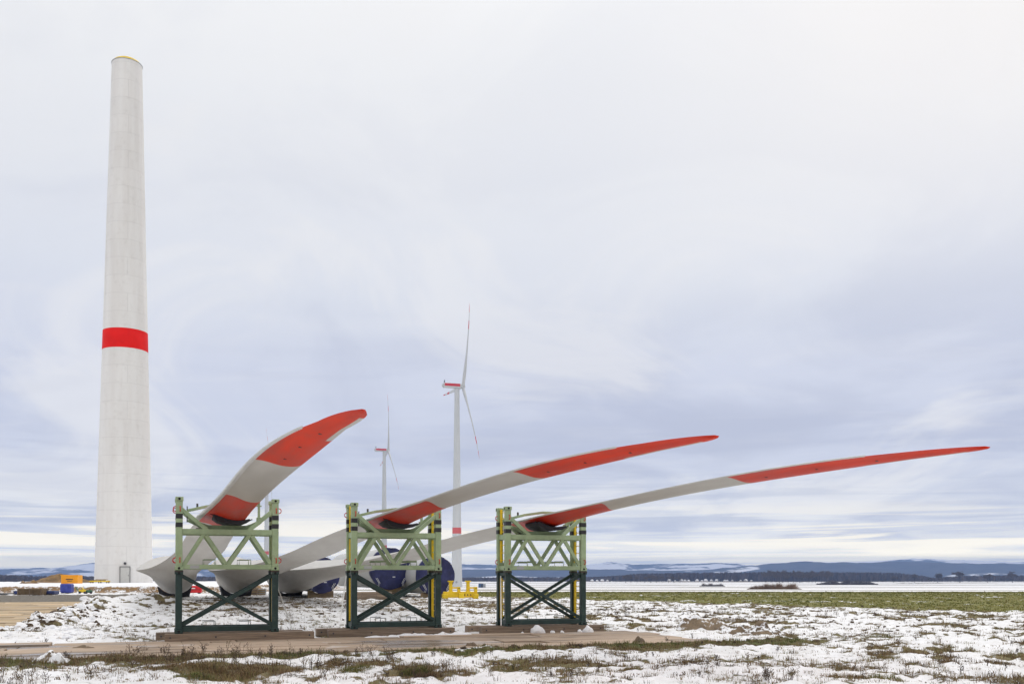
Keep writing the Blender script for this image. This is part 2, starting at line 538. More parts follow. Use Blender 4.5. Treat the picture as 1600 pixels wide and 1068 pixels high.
def mat_attr(name, stops, rough=0.9):
    """plant stuff whose colour is picked per plant by the attribute 'tone'"""
    m, n, b = new_mat(name)
    t = n.attr('tone').outputs['Fac']
    n.put(b.inputs['Base Color'], n.ramp(t, stops))
    b.inputs['Roughness'].default_value = rough
    b.inputs['Specular IOR Level'].default_value = 0.15
    return m


DRYGRASS = mat_attr('dry_grass_blades', [(0.0, (0.07, 0.048, 0.034)), (0.3, (0.16, 0.105, 0.06)), (0.55, (0.27, 0.19, 0.10)), (0.78, (0.19, 0.18, 0.065)), (1.0, (0.10, 0.125, 0.038))])
FIELDGRASS = mat_attr('field_grass_blades', [(0.0, (0.10, 0.115, 0.028)), (0.5, (0.19, 0.195, 0.05)), (1.0, (0.30, 0.25, 0.09))])
WOODFAR = mat_attr('far_wood_twigs', [(0.0, (0.045, 0.036, 0.034)), (1.0, (0.10, 0.078, 0.068))])


# ------------------------------------------------------------------ mesh building
def link_mesh(name, verts, faces, mat, parent=None, smooth=False, attrs=None, bevel=0.0, sharp=None):
    me = bpy.data.meshes.new(name)
    me.from_pydata([tuple(v) for v in verts] if not isinstance(verts, np.ndarray) else verts.tolist(), [],
                   faces.tolist() if isinstance(faces, np.ndarray) else faces)
    if attrs:
        for k, a in attrs.items():
            at_ = me.attributes.new(k, 'FLOAT', 'POINT')
            at_.data.foreach_set('value', np.asarray(a, dtype=np.float32))
    if smooth:
        me.polygons.foreach_set('use_smooth', [True] * len(me.polygons))
    mats = mat if isinstance(mat, (list, tuple)) else [mat]
    for q in mats:
        me.materials.append(q)
    me.update()
    if sharp is not None:
        me.set_sharp_from_angle(angle=R(sharp))
    o = bpy.data.objects.new(name, me)
    COL.objects.link(o)
    if parent is not None:
        o.parent = parent
    if bevel > 0:
        b = o.modifiers.new('bevel', 'BEVEL')
        b.width = bevel
        b.segments = 1
        b.limit_method = 'ANGLE'
        b.angle_limit = R(50)
    return o


def tag(o, label=None, cat=None, group=None, kind=None):
    for k, v in (('label', label), ('category', cat), ('group', group), ('kind', kind)):
        if v:
            o[k] = v
    return o


def empty(name, loc, rz=0.0):
    o = bpy.data.objects.new(name, None)
    o.empty_display_size = 0.5
    COL.objects.link(o)
    o.location = loc
    o.rotation_euler = (0, 0, rz)
    return o


class MB:
    """collects shapes and links them as one mesh"""
    def __init__(self):
        self.v, self.f, self.mi, self.pid = [], [], [], []

    def _add(self, vs, fs, mi=0, pid=0.0):
        k = len(self.v)
        self.v += [Vector(v) for v in vs]
        self.pid += [pid] * len(vs)
        self.f += [[i + k for i in f] for f in fs]
        self.mi += [mi] * len(fs)

    def box(self, x0, x1, y0, y1, z0, z1, mi=0, pid=0.0):
        vs = [(x, y, z) for z in (z0, z1) for y in (y0, y1) for x in (x0, x1)]
        self._add(vs, [(0, 2, 3, 1), (4, 5, 7, 6), (0, 1, 5, 4), (2, 6, 7, 3), (0, 4, 6, 2), (1, 3, 7, 5)], mi, pid)
        return self

    def bar(self, a, b, w, h, up=(0, 1, 0), mi=0, ext=0.0):
        """straight bar of w (across 'up' x axis) by h (along 'up')"""
        a, b = Vector(a), Vector(b)
        t = (b - a).normalized()
        a, b = a - t * ext, b + t * ext
        u = Vector(up)
        u = (u - t * u.dot(t)).normalized()
        s = t.cross(u)
        vs = []
        for p in (a, b):
            for i, j in ((-1, -1), (1, -1), (1, 1), (-1, 1)):
                vs.append(p + s * (i * w / 2) + u * (j * h / 2))
        self._add(vs, [(0, 3, 2, 1), (4, 5, 6, 7), (0, 1, 5, 4), (1, 2, 6, 5), (2, 3, 7, 6), (3, 0, 4, 7)], mi)
        return self

    def tube(self, pts, r, seg=8, mi=0, closed=False, cap=True):
        pts = [Vector(p) for p in pts]
        rs = r if isinstance(r, (list, tuple)) else [r] * len(pts)
        n = len(pts)
        vs, fs = [], []
        ref = Vector((0, 0, 1))
        for i, p in enumerate(pts):
            if closed:
                t = pts[(i + 1) % n] - pts[i - 1]
            else:
                t = pts[min(i + 1, n - 1)] - pts[max(i - 1, 0)]
            t.normalize()
            u = ref - t * ref.dot(t)
            if u.length < 0.05:
                u = Vector((1, 0, 0)) - t * t.x
            u.normalize()
            s = t.cross(u)
            for k in range(seg):
                a = 2 * math.pi * k / seg
                vs.append(p + (u * math.cos(a) + s * math.sin(a)) * rs[i])
        m = n if closed else n - 1
        for i in range(m):
            j = (i + 1) % n
            for k in range(seg):
                l = (k + 1) % seg
                fs.append((i * seg + k, i * seg + l, j * seg + l, j * seg + k))
        if cap and not closed:
            fs.append(tuple(range(seg))[::-1])
            fs.append(tuple((n - 1) * seg + k for k in range(seg)))
        self._add(vs, fs, mi)
        return self

    def prism(self, outline, y0, y1, mi=0):
        """outline in (x, z), extruded along y"""
        n = len(outline)
        vs = [(x, y0, z) for x, z in outline] + [(x, y1, z) for x, z in outline]
        fs = [tuple(range(n)), tuple(range(2 * n - 1, n - 1, -1))]
        fs += [(i, i + n, (i + 1) % n + n, (i + 1) % n) for i in range(n)]
        self._add(vs, fs, mi)
        return self

    def build(self, name, mat, parent=None, bevel=0.0, smooth=False, sharp=None):
        o = link_mesh(name, self.v, self.f, mat, parent, smooth, {'pid': self.pid}, bevel, sharp)
        if isinstance(mat, (list, tuple)):
            o.data.polygons.foreach_set('material_index', self.mi)
        import bmesh
        bm = bmesh.new()
        bm.from_mesh(o.data)
        bmesh.ops.recalc_face_normals(bm, faces=bm.faces)
        bm.to_mesh(o.data)
        bm.free()
        return o


# ------------------------------------------------------------------ layout of the site
TH = 0.3497                                   # the row of frames recedes to the right by this angle
U = Vector((math.cos(TH), math.sin(TH), 0))   # along the row
DD = Vector((-math.sin(TH), math.cos(TH), 0))  # away from the camera, along the blades
FRAME_W, FRAME_D, JOINT, FRAME_H = 3.0, 1.03, 1.87, 4.05
TIMB = 0.25
FRAMES = [Vector((-9.9426, 28.375, 0)), Vector((-5.1329, 30.698, 0)), Vector((-0.2136, 32.431, 0))]

PROFY = np.array([0, 100, 124, 150, 300, 790, 1128, 1700, 2500, 4000, 8000, 30000.0])
PROFZ = np.array([0, 0, -.13, -.42, -2.3, -8.0, -10.6, -11.2, -13, -16.7, -18, -30.0])


def profile(Y):
    return np.interp(Y, PROFY, PROFZ)


def to_ud(X, Y):
    """coordinates along the row and along the blades, from the corner of the first frame"""
    dx, dy = X - FRAMES[0].x, Y - FRAMES[0].y
    return dx * U.x + dy * U.y, dx * DD.x + dy * DD.y


def from_ud(u, d, z=0.0):
    p = FRAMES[0] + U * u + DD * d
    return Vector((p.x, p.y, z))


# the front trackway in row coordinates; the side trackway leads back from its left end
FT = dict(u0=-60.0, u1=15.1, d0=-5.45, d1=0.35)
ST = dict(u0=-32.0, u1=-5.6, d0=8.2, d1=48.0)


def in_front_track(u, d, g=0.0):
    return (u > FT['u0'] - g) & (u < FT['u1'] + g) & (d > FT['d0'] - g) & (d < FT['d1'] + g)


def ground_height(X, Y):
    """height of the ground sheet with its lumps, and what covers it"""
    u, d = to_ud(X, Y)
    z = profile(Y)
    near = 1 - sstep(90, 130, Y)
    # distance outside the trackways
    def outside(t):
        ox = np.maximum(np.maximum(t['u0'] - u, u - t['u1']), 0)
        oy = np.maximum(np.maximum(t['d0'] - d, d - t['d1']), 0)
        ix = np.minimum(u - t['u0'], t['u1'] - u)
        iy = np.minimum(d - t['d0'], t['d1'] - d)
        inside = np.minimum(ix, iy)
        return np.where(inside > 0, -inside, np.hypot(ox, oy))
    of, os_ = outside(FT), outside(ST)
    o = np.minimum(of, os_)
    free = sstep(0.0, 0.5, o)
    lump = (fbm(X * 0.9, Y * 0.9, 3, 1) - 0.5) * 0.24 + (fbm(X * 3.2, Y * 3.2, 3, 5) - 0.5) * 0.15 + (np.abs(fbm(X * 1.7, Y * 1.7, 2, 9) - 0.5)) * 0.10
    z = z + (lump + 0.02) * free * near
    # snow ploughed up beside the side trackway and behind the front one
    bank_s = np.exp(-((u - ST['u1'] - 1.5 - 1.2 * (fbm(d * 0.25, d * 0 + 3.0, 2, 21) - 0.5)) / 0.9) ** 2) * sstep(6, 9, d) * (1 - sstep(37, 43, d))
    bank_s = bank_s * (0.12 + 0.55 * fbm(X * 1.1, Y * 1.1, 3, 31) ** 1.5)
    heap = 0.75 * np.exp(-(((u - ST['u1'] - 4.6) / 2.6) ** 2 + ((d - 33.5) / 3.6) ** 2)) * (0.55 + 0.9 * fbm(X * 0.9, Y * 0.9, 3, 41))
    bank_f = np.exp(-((d - 4.6 - 1.6 * (fbm(u * 0.2, u * 0 + 1.0, 2, 61) - 0.5)) / 0.9) ** 2) * (1 - sstep(-4.5, -1.5, u)) * sstep(-26, -20, u)
    bank_f = bank_f * (0.05 + 0.42 * fbm(X * 1.3, Y * 1.3, 3, 51) ** 1.5)
    z = z + (bank_s + heap + bank_f) * sstep(0.0, 0.8, o)
    z = np.where((o < 0) & (Y < 110), z - 0.05, z)
    # ---- cover
    cover = 0.745 + 0.0 * X
    cover = cover + 0.10 * (fbm(X * 0.12, Y * 0.12, 3, 71) - 0.5)
    bk = np.clip(bank_s + heap + bank_f, 0, 0.5)
    cover = cover + 0.16 * bk - sstep(.05, .2, bk) * .62 * sstep(.50, .62, fbm(X * 1.5, Y * 1.2, 4, 195, .65))
    # trodden, muddy snow between the frames and the roots
    muddy = sstep(14, 24, d) * (1 - sstep(52, 60, d)) * sstep(-2, 4, u) * (1 - sstep(19, 25, u))
    cover = cover - 0.24 * muddy * (0.45 + fbm(X * 0.3, Y * 0.5, 3, 81))
    rough = sstep(17, 22, u) * sstep(2, 8, d)
    cover = cover - 0.13 * rough * (.4 + 1.2 * fbm(X * .25, Y * .25, 3, 141))
    # bare verge in front of the trackway
    verge = np.exp(-((d - FT['d0'] + 0.75) / 0.75) ** 2) * (1 - sstep(15.5, 19.5, u)) * sstep(-7.5, -5.5, u)
    vn = fbm(X * 0.45, Y * 0.45, 3, 91)
    cover = cover - verge * np.clip(-.35 + 2.3 * vn, 0, 1)
    for (px, py, rr, a) in ((330, 1045, 1.2, 0.55), (585, 1040, 1.1, 0.45), (655, 1050, 0.9, 0.5), (860, 1035, 1.6, 0.5), (215, 1040, 0.8, 0.3),
                            (1000, 1012, 1.6, 0.45), (390, 1050, 1.2, 0.45), (1370, 1028, 1.0, 0.25), (1290, 995, 1.4, 0.25), (1385, 993, 1.5, 0.25)):
        q = at(px, py, 1.975 * FPX / (py - 898))
        cover = cover - a * np.exp(-(((X - q.x) / rr) ** 2 + ((Y - q.y) / (rr * 0.9)) ** 2))
    cover = cover - .38 * np.exp(-((d - 1.0) / .9) ** 2) * (fbm(X * .8, Y * .8, 3, 191) > .47) * sstep(-2, -.5, u) * (1 - sstep(15, 16.5, u))
    # clumps of old grass show through in patches; more of them on the rough land to the right
    zone = np.clip(.55 + .45 * sstep(12, 18, u) + .5 * np.exp(-(((Y - 54 - .1 * X) / 9) ** 2)) * sstep(2, 6, X), 0, 1.4)
    pn = .45 * fbm(X * 1.05 + 40, Y * 0.95, 3, 151, .6) + .55 * fbm(X * 2.3 + 13, Y * 1.7, 3, 155, .6)
    pn2 = fbm(X * .33 - 11, Y * .33 + 7, 2, 161)
    clump = sstep(.53, .63, pn + .35 * (pn2 - .5))
    cover = cover + .06 - .52 * clump * zone * sstep(0.1, .8, o)
    # wheel ruts in the snow behind the left part of the front trackway
    for dr, wdt in ((6.3, .10), (7.0, .06), (8.3, .12), (10.2, .07)):
        dc = dr + .35 * np.sin(u * .13 + dr) + .25 * (fbm(u * .4, u * 0 + dr, 2, 171) - .5)
        rt = np.exp(-((d - dc) / wdt) ** 2) * (1 - sstep(8, 12, u)) * (fbm(u * .9, u * 0 + dr * 3, 2, 181) > .42)
        cover = cover - .45 * rt
        z = z - .05 * rt
    # winter-green field on the right, its near edge running away to the left
    e0, e1 = Vector((-1.5, 87)), Vector((26.5, 48.5))
    nx, ny = -(e1.y - e0.y), (e1.x - e0.x)
    L = math.hypot(nx, ny)
    fd = ((X - e0.x) * nx + (Y - e0.y) * ny) / L + (fbm(X * 0.25, Y * 0.25, 3, 101) - 0.5) * 3.0
    field = sstep(-0.5, 0.7, fd) * (1 - sstep(118, 124, Y + 0 * X)) * sstep(-6.5, -5.0, X - 0.05 * (Y - 87))
    snowstreak = np.exp(-((fbm(X * 0.06, Y * 0.35, 3, 111) - 0.52) / 0.03) ** 2)
    cover = cover * (1 - field) + field * (0.17 + 0.34 * snowstreak + 0.12 * np.exp(-(fd / 3.0) ** 2))
    # gravel hardstanding on the left
    grav = sstep(44.5, 46.5, d + (fbm(X * 0.2, Y * 0.2, 2, 121) - 0.5) * 2) * (1 - sstep(-4.0, -1.0, u)) * (1 - sstep(72, 76, d))
    cover = cover * (1 - grav) + grav * 0.22
    far = sstep(122, 135, Y + 0 * X)
    green = np.clip(0.35 + 0.75 * verge + 0.3 * (fbm(X * 0.3, Y * 0.3, 2, 131) - 0.5), 0, 1) * (1 - 0.8 * muddy)
    return z, np.clip(cover, 0, 1.1), field, grav, far, green


def build_ground():
    ys = [9.0]
    while ys[-1] < 17.2:
        ys.append(ys[-1] * 1.03)
    while ys[-1] < 130:
        ys.append(ys[-1] * 1.0062)
    while ys[-1] < 26000:
        ys.append(ys[-1] * 1.05)
    ys = np.array(ys)
    a = np.concatenate([np.linspace(-1.1, -0.58, 60)[:-1], np.linspace(-0.58, 0.58, 620), np.linspace(0.58, 1.1, 60)[1:]])
    Y, A = np.meshgrid(ys, a, indexing='ij')
    X = A * Y
    z, cov, fld, grv, far, grn = ground_height(X, Y)
    nr, nc = X.shape
    V = np.stack([X, Y, z], -1).reshape(-1, 3)
    i = np.arange(nr * nc).reshape(nr, nc)
    F = np.stack([i[:-1, :-1], i[:-1, 1:], i[1:, 1:], i[1:, :-1]], -1).reshape(-1, 4)
    # the land beside and behind the camera
    k = len(V)
    extra = np.array([(-600, -600, 0), (600, -600, 0), (600, 9, 0), (9 * 1.1, 9, 0), (-9 * 1.1, 9, 0), (-600, 9, 0),
                      (600, 100, 0), (110, 100, 0), (-110, 100, 0), (-600, 100, 0)], float)
    V = np.concatenate([V, extra])
    faces = F.tolist() + [[k, k + 1, k + 2, k + 3, k + 4, k + 5], [k + 3, k + 2, k + 6, k + 7], [k + 5, k + 4, k + 8, k + 9]]
    ext = lambda q, v: np.concatenate([q.ravel(), np.full(10, v)])
    o = link_mesh('ground', V, faces, GROUNDM, None, True,
                  {'snow': ext(cov, .85), 'field': ext(fld, 0), 'gravel': ext(grv, 0), 'far': ext(far, 0), 'green': ext(grn, .4)})
    tag(o, kind='structure')


build_ground()


def gz(x, y):
    r = ground_height(np.array([float(x)]), np.array([float(y)]))
    return float(r[0][0])


# ------------------------------------------------------------------ trackways of wooden boards
def trackway(name, t, length, width, mat, seed, skip=None):
    rnd = random.Random(seed)
    mb = MB()
    d = t['d0']
    k = 0
    while d < t['d1'] - 0.3:
        u = t['u0'] - rnd.uniform(0, length)
        while u < t['u1']:
            l = length
            u1 = min(u + l, t['u1'] + rnd.uniform(-0.25, 0.25))
            if not (skip and skip(u, u1, d)):
                z = 0.045 + rnd.uniform(-0.03, 0.025)
                tl = rnd.uniform(-0.012, 0.012)
                p = [from_ud(u + 0.03, d + 0.02), from_ud(u1 - 0.03, d + 0.02), from_ud(u1 - 0.03, d + width - 0.02), from_ud(u + 0.03, d + width - 0.02)]
                vs = [(q.x, q.y, -0.06) for q in p] + [(q.x, q.y, z + tl * (i in (1, 2)) + rnd.uniform(-0.004, 0.004)) for i, q in enumerate(p)]
                mb._add(vs, [(0, 3, 2, 1), (4, 5, 6, 7), (0, 1, 5, 4), (1, 2, 6, 5), (2, 3, 7, 6), (3, 0, 4, 7)], 0, rnd.random())
            u += l
            k += 1
        d += width
    o = mb.build(name, mat, None, bevel=0.01)
    # grain runs along the boards: turn the object's own axes along the row
    M = Matrix.Rotation(TH, 4, 'Z')
    o.data.transform(M.inverted())
    o.matrix_world = M
    return tag(o, kind='structure')


trackway('trackway', FT, 5.0, 0.97, MATWOOD, 3)
trackway('side_trackway', ST, 6.5, 1.6, MATWOOD2, 5)


# ------------------------------------------------------------------ blades
NP_ = 5
CT = np.array([[-0.858, 1.783, -2.077, 0.173, 1.34], [3.76, 1.223, -1.547, 1.716, -1.035],
               [0.48, 0.444, -0.018, -0.205, -0.14], [3.629, 1.806, -1.761, 0.285, 0.093]])
OFFS = [(0.0097, -0.0337, -0.0027), (-0.0551, -0.0156, 0.0051), (0.0454, 0.0493, -0.0024)]
CENT = [f + U * FRAME_W / 2 + DD * FRAME_D / 2 for f in FRAMES]

# inboard of the frame: distance, trailing edge (across, height), leading edge, thickness, roundness
REAR = (.05, 0.0, 0.0)
INB = [(-5, -.98, 3.62, .58, 3.58, .32, 0), (-10, -1.08, 3.42, .70, 3.44, .40, 0), (-16, -1.30, 3.10, .80, 3.20, .50, 0), (-24, -1.85, 2.70, .66, 2.92, .68, 0),
       (-32, -2.50, 2.44, .56, 2.66, .95, .05), (-39, -3.15, 2.34, .52, 2.46, 1.30, .1), (-45, -3.60, 2.34, .60, 2.22, 1.75, .2),
       (-49, -3.68, 2.45, .74, 1.98, 2.15, .3), (-52.5, -3.40, 2.72, .72, 1.62, 2.6, .5), (-56, -2.85, 2.92, .68, 1.28, 3.05, .8),
       (-59, -2.17, 2.77, .63, 1.13, 3.24, 1), (-63, -2.17, 2.77, .63, 1.13, 3.24, 1)]
ROOT_SHIFT = (0.0, 0.0, -.65)


def blade_station(s):
    """trailing edge (t,z), leading edge (t,z), thickness, roundness at s metres in front of the frame"""
    if s >= 0:
        v = (s / 18.0) ** np.arange(NP_)
        a = CT @ v
        ch = math.hypot(a[2] - a[0], a[3] - a[1])
        th = ch * (0.165 - 0.03 * min(1, s / 18)) + 0.01
        up = .05 * math.exp(-(s / 4) ** 2)
        return [a[0] + 0.10 * (1 - min(1, s / 17)), a[1] + up, a[2], a[3] + up, th, 0.0]
    xs = [0] + [-r[0] for r in INB]
    a0 = blade_station(0.0)
    rows = [a0] + [list(r[1:]) for r in INB]
    # smooth interpolation through the stations
    x = -s
    k = max(0, min(len(xs) - 2, int(np.searchsorted(xs, x)) - 1))
    out = []
    for c in range(6):
        y = [r[c] for r in rows]
        m = lambda i: (y[min(i + 1, len(y) - 1)] - y[max(i - 1, 0)]) / (xs[min(i + 1, len(y) - 1)] - xs[max(i - 1, 0)])
        h = xs[k + 1] - xs[k]
        q = (x - xs[k]) / h
        out.append((2 * q ** 3 - 3 * q ** 2 + 1) * y[k] + (q ** 3 - 2 * q ** 2 + q) * h * m(k) + (-2 * q ** 3 + 3 * q ** 2) * y[k + 1] + (q ** 3 - q ** 2) * h * m(k + 1))
    return out


NSEC = 40


def section(s):
    tT, zT, tL, zL, th, rd = blade_station(s)
    pts, ac = [], []
    ex, ez = (tL - tT), (zL - zT)
    ch = math.hypot(ex, ez)
    ex, ez = ex / ch, ez / ch
    for i in range(NSEC):
        a = 2 * math.pi * i / NSEC
        xc = 0.5 * (1 - math.cos(a))              # 0 at the trailing edge, 1 at the leading edge
        up = 1 if a <= math.pi else -1
        c = 1 - xc
        foil = 5 * (0.2969 * math.sqrt(max(c, 0)) - 0.1260 * c - 0.3516 * c ** 2 + 0.2843 * c ** 3 - 0.1015 * c ** 4)
        if up < 0:                                 # hollow towards the trailing edge on the lower side
            foil *= 0.25 + 0.95 * sstep(0.02, 0.62, xc)
        circ = math.sin(math.acos(max(-1, min(1, 1 - 2 * xc))))
        h = up * th * ((1 - rd) * foil * 0.5 / 0.5 + rd * circ * 0.5)
        pts.append((tT + ex * ch * xc - ez * h, zT + ez * ch * xc + ex * h))
        ac.append(xc)
    return pts, ac


def build_blade(b, label):
    t0, z0, yaw = OFFS[b]
    ss = list(np.arange(-63, 0, 1.0)) + list(np.arange(0, 16.0, 0.35)) + list(np.arange(16.0, 18.7, 0.18)) + [18.72, 18.79]
    V, A, S, F = [], [], [], []
    for s in ss:
        pts, ac = section(s)
        if s > 17.0:                               # round the tip off
            q = (s - 17.0) / 1.79
            k = math.sqrt(max(0.0, 1 - q ** 2.2)) * 0.92 + 0.06 if s < 18.75 else 0.03
            tr = blade_station(17.0)
            c0 = blade_station(s)
            w0 = math.hypot(tr[2] - tr[0], tr[3] - tr[1])
            ct, cz = (c0[0] + c0[2]) / 2, (c0[1] + c0[3]) / 2
            cur = math.hypot(c0[2] - c0[0], c0[3] - c0[1])
            f_ = w0 * k / max(cur, 0.02)
            pts = [(ct + (p[0] - ct) * f_, cz + (p[1] - cz) * min(1, f_)) for p in pts]
        for (t, z), c in zip(pts, ac):
            V.append(CENT[b] + U * (t + t0 + yaw * min(s, 20) * (1 if s > 0 else 0) + REAR[b] * math.exp(-((s + 17) / 13) ** 2) + ROOT_SHIFT[b] * float(sstep(-18, -48, s))) - DD * s + Vector((0, 0, z + z0 * sstep(-30, 0, s))))
            A.append(c)
            # the colour bands are cut obliquely, nearer the tip on the trailing edge
            cc = c
            S.append(s + 0.05 if s > 8 else s - 0.3 + 0.8 * float(sstep(0.0, 1.0, cc)) if s > 1 else s)
    n = len(ss)
    for i in range(n - 1):
        for k in range(NSEC):
            l = (k + 1) % NSEC
            F.append((i * NSEC + k, (i + 1) * NSEC + k, (i + 1) * NSEC + l, i * NSEC + l))
    F.append(tuple(range(NSEC)))
    F.append(tuple((n - 1) * NSEC + k for k in range(NSEC))[::-1])
    org = from_origin = CENT[b] + DD * 60
    org = Vector((org.x, org.y, 0))
    root = empty('turbine_blade', org, TH)
    M = Matrix.Translation(org) @ Matrix.Rotation(TH + math.pi / 2, 4, 'Z')
    Mi = M.inverted()
    root.rotation_euler = (0, 0, TH + math.pi / 2)
    shell = link_mesh('shell', [Mi @ Vector(v) for v in V], F, BLADE, root, True, {'across': A, 'sig': S}, sharp=50)
    # saw-tooth strip along the trailing edge
    mb = MB()
    s = -2.0
    while s < 16.2:
        st, st2 = blade_station(s), blade_station(s + 0.11)
        tp = max(0.35, 1 - max(0, s) / 24)
        p = lambda q, out: Mi @ (CENT[b] + U * (q[0] + t0 + yaw * max(0, s) - out) - DD * s + Vector((0, 0, q[1] + z0 + 0.004)))
        pA, pB = p(st, -0.06 * tp), p(st, 0.02)
        dv = Mi.to_3x3() @ (-DD * 0.11)
        pA2, pB2 = pA + dv, pB + dv
        tipp = (p(st, 0.13 * tp) + dv * 0.35)
        dz = Vector((0, 0, 0.006))
        vs = [pA - dz * 3, pB - dz, pB2 - dz, pA2 - dz * 3, tipp - dz, pA + dz * 3, pB + dz, pB2 + dz, pA2 + dz * 3, tipp]
        mb._add(vs, [(0, 1, 2, 3), (1, 4, 2), (5, 8, 7, 6), (6, 7, 9), (1, 6, 9, 4), (4, 9, 7, 2), (0, 5, 6, 1), (3, 2, 7, 8), (0, 3, 8, 5)])
        s += 0.115
    mb.build('trailing_edge_comb', SEDGE, root)
    for sr in (12.9, 14.6, 16.3):
        pr, ar = section(sr)
        k = min((i for i in range(NSEC // 2, NSEC)), key=lambda i: abs(ar[i] - .5))
        q = Mi @ (CENT[b] + U * (pr[k][0] + t0 + yaw * sr) - DD * sr + Vector((0, 0, pr[k][1] + z0)))
        MB().tube([q + Vector((0, 0, .004)), q - Vector((0, 0, .008))], .03, 10).build('lightning_receptor', DARKSTEEL, root)
    cap = MB()
    ring = [(1.60 * math.cos(2 * math.pi * k / 32) - .77, 1.60 * math.sin(2 * math.pi * k / 32) + 1.95) for k in range(32)]
    vs = [Mi @ (CENT[b] + DD * 63.0 + U * x + Vector((0, 0, z))) for x, z in ring] + [Mi @ (CENT[b] + DD * 63.25 + U * x + Vector((0, 0, z))) for x, z in ring]
    vs = [v + Vector((0, 0, 0)) + (Mi.to_3x3() @ (U * ROOT_SHIFT[b])) for v in vs]
    cap._add(vs, [tuple(range(32)), tuple(range(63, 31, -1))] + [(i, i + 32, (i + 1) % 32 + 32, (i + 1) % 32) for i in range(32)])
    cap.build('root_cover', BLACK, root)
    tag(root, label, 'turbine blade', 'turbine blades lying on the transport frames')
    return root


build_blade(0, 'blade over the left frame by the concrete tower, its broad rounded red tip curving up')
build_blade(1, 'blade over the middle frame, its red tip ending above the right frame')
build_blade(2, 'blade over the right frame, its long thin red tip reaching out over the green field')


def root_cradle(b, label):
    """black steel saddle on which a blade root lies"""
    p = CENT[b] + DD * 60.5 - U * (.77 - ROOT_SHIFT[b])
    root = empty('root_cradle', (p.x, p.y, 0), TH)
    pts_i = []
    for k in range(25):
        a = math.pi * (1.0 + (k / 24))
        pts_i.append((1.66 * math.cos(a), 1.95 + 1.66 * math.sin(a)))
    pts_i = [q for q in pts_i if q[1] < 1.05]
    x0 = pts_i[0][0]
    outl = pts_i + [(-x0 + .14, 1.0), (-x0 - .1, .04), (x0 + .1, .04), (x0 - .14, 1.0)]
    sd = MB().prism(outl, -1.2, .9).build('saddle', BLACK, root)
    for x in (-1.1, 1.1):
        MB().box(x - .15, x + .15, -1.5, 1.2, 0.0, 0.15).build('foot_beam', DARKSTEEL, root, bevel=.01)
    tag(root, label, 'cradle', 'black cradles under the blade roots')


root_cradle(0, 'black cradle under the white blade root nearest the concrete tower')
root_cradle(1, 'black cradle under the white blade root seen through the left frame')
root_cradle(2, 'black cradle under the white blade root just right of the left frame')


# ------------------------------------------------------------------ transport frames
def ring_pts(c, r, axis='x', n=16):
    out = []
    for k in range(n):
        a = 2 * math.pi * k / n
        if axis == 'x':
            out.append((c[0], c[1] + r * math.cos(a), c[2] + r * math.sin(a)))
        else:
            out.append((c[0] + r * math.cos(a), c[1], c[2] + r * math.sin(a)))
    return out


def casting(m, u, d, z0, z1):
    m.box(u - .115, u + .115, d - .115, d + .115, z0, z1)


def casting_holes(m, u, d, z, front):
    s = -1 if front else 1
    y = d + s * .116
    pts = [(u + .035 * math.cos(a), y, z + .045 * math.sin(a)) for a in [2 * math.pi * k / 12 for k in range(12)]]
    m.tube([(u, y + .01, z), (u, y - s * -0.003, z)], .042, 12)


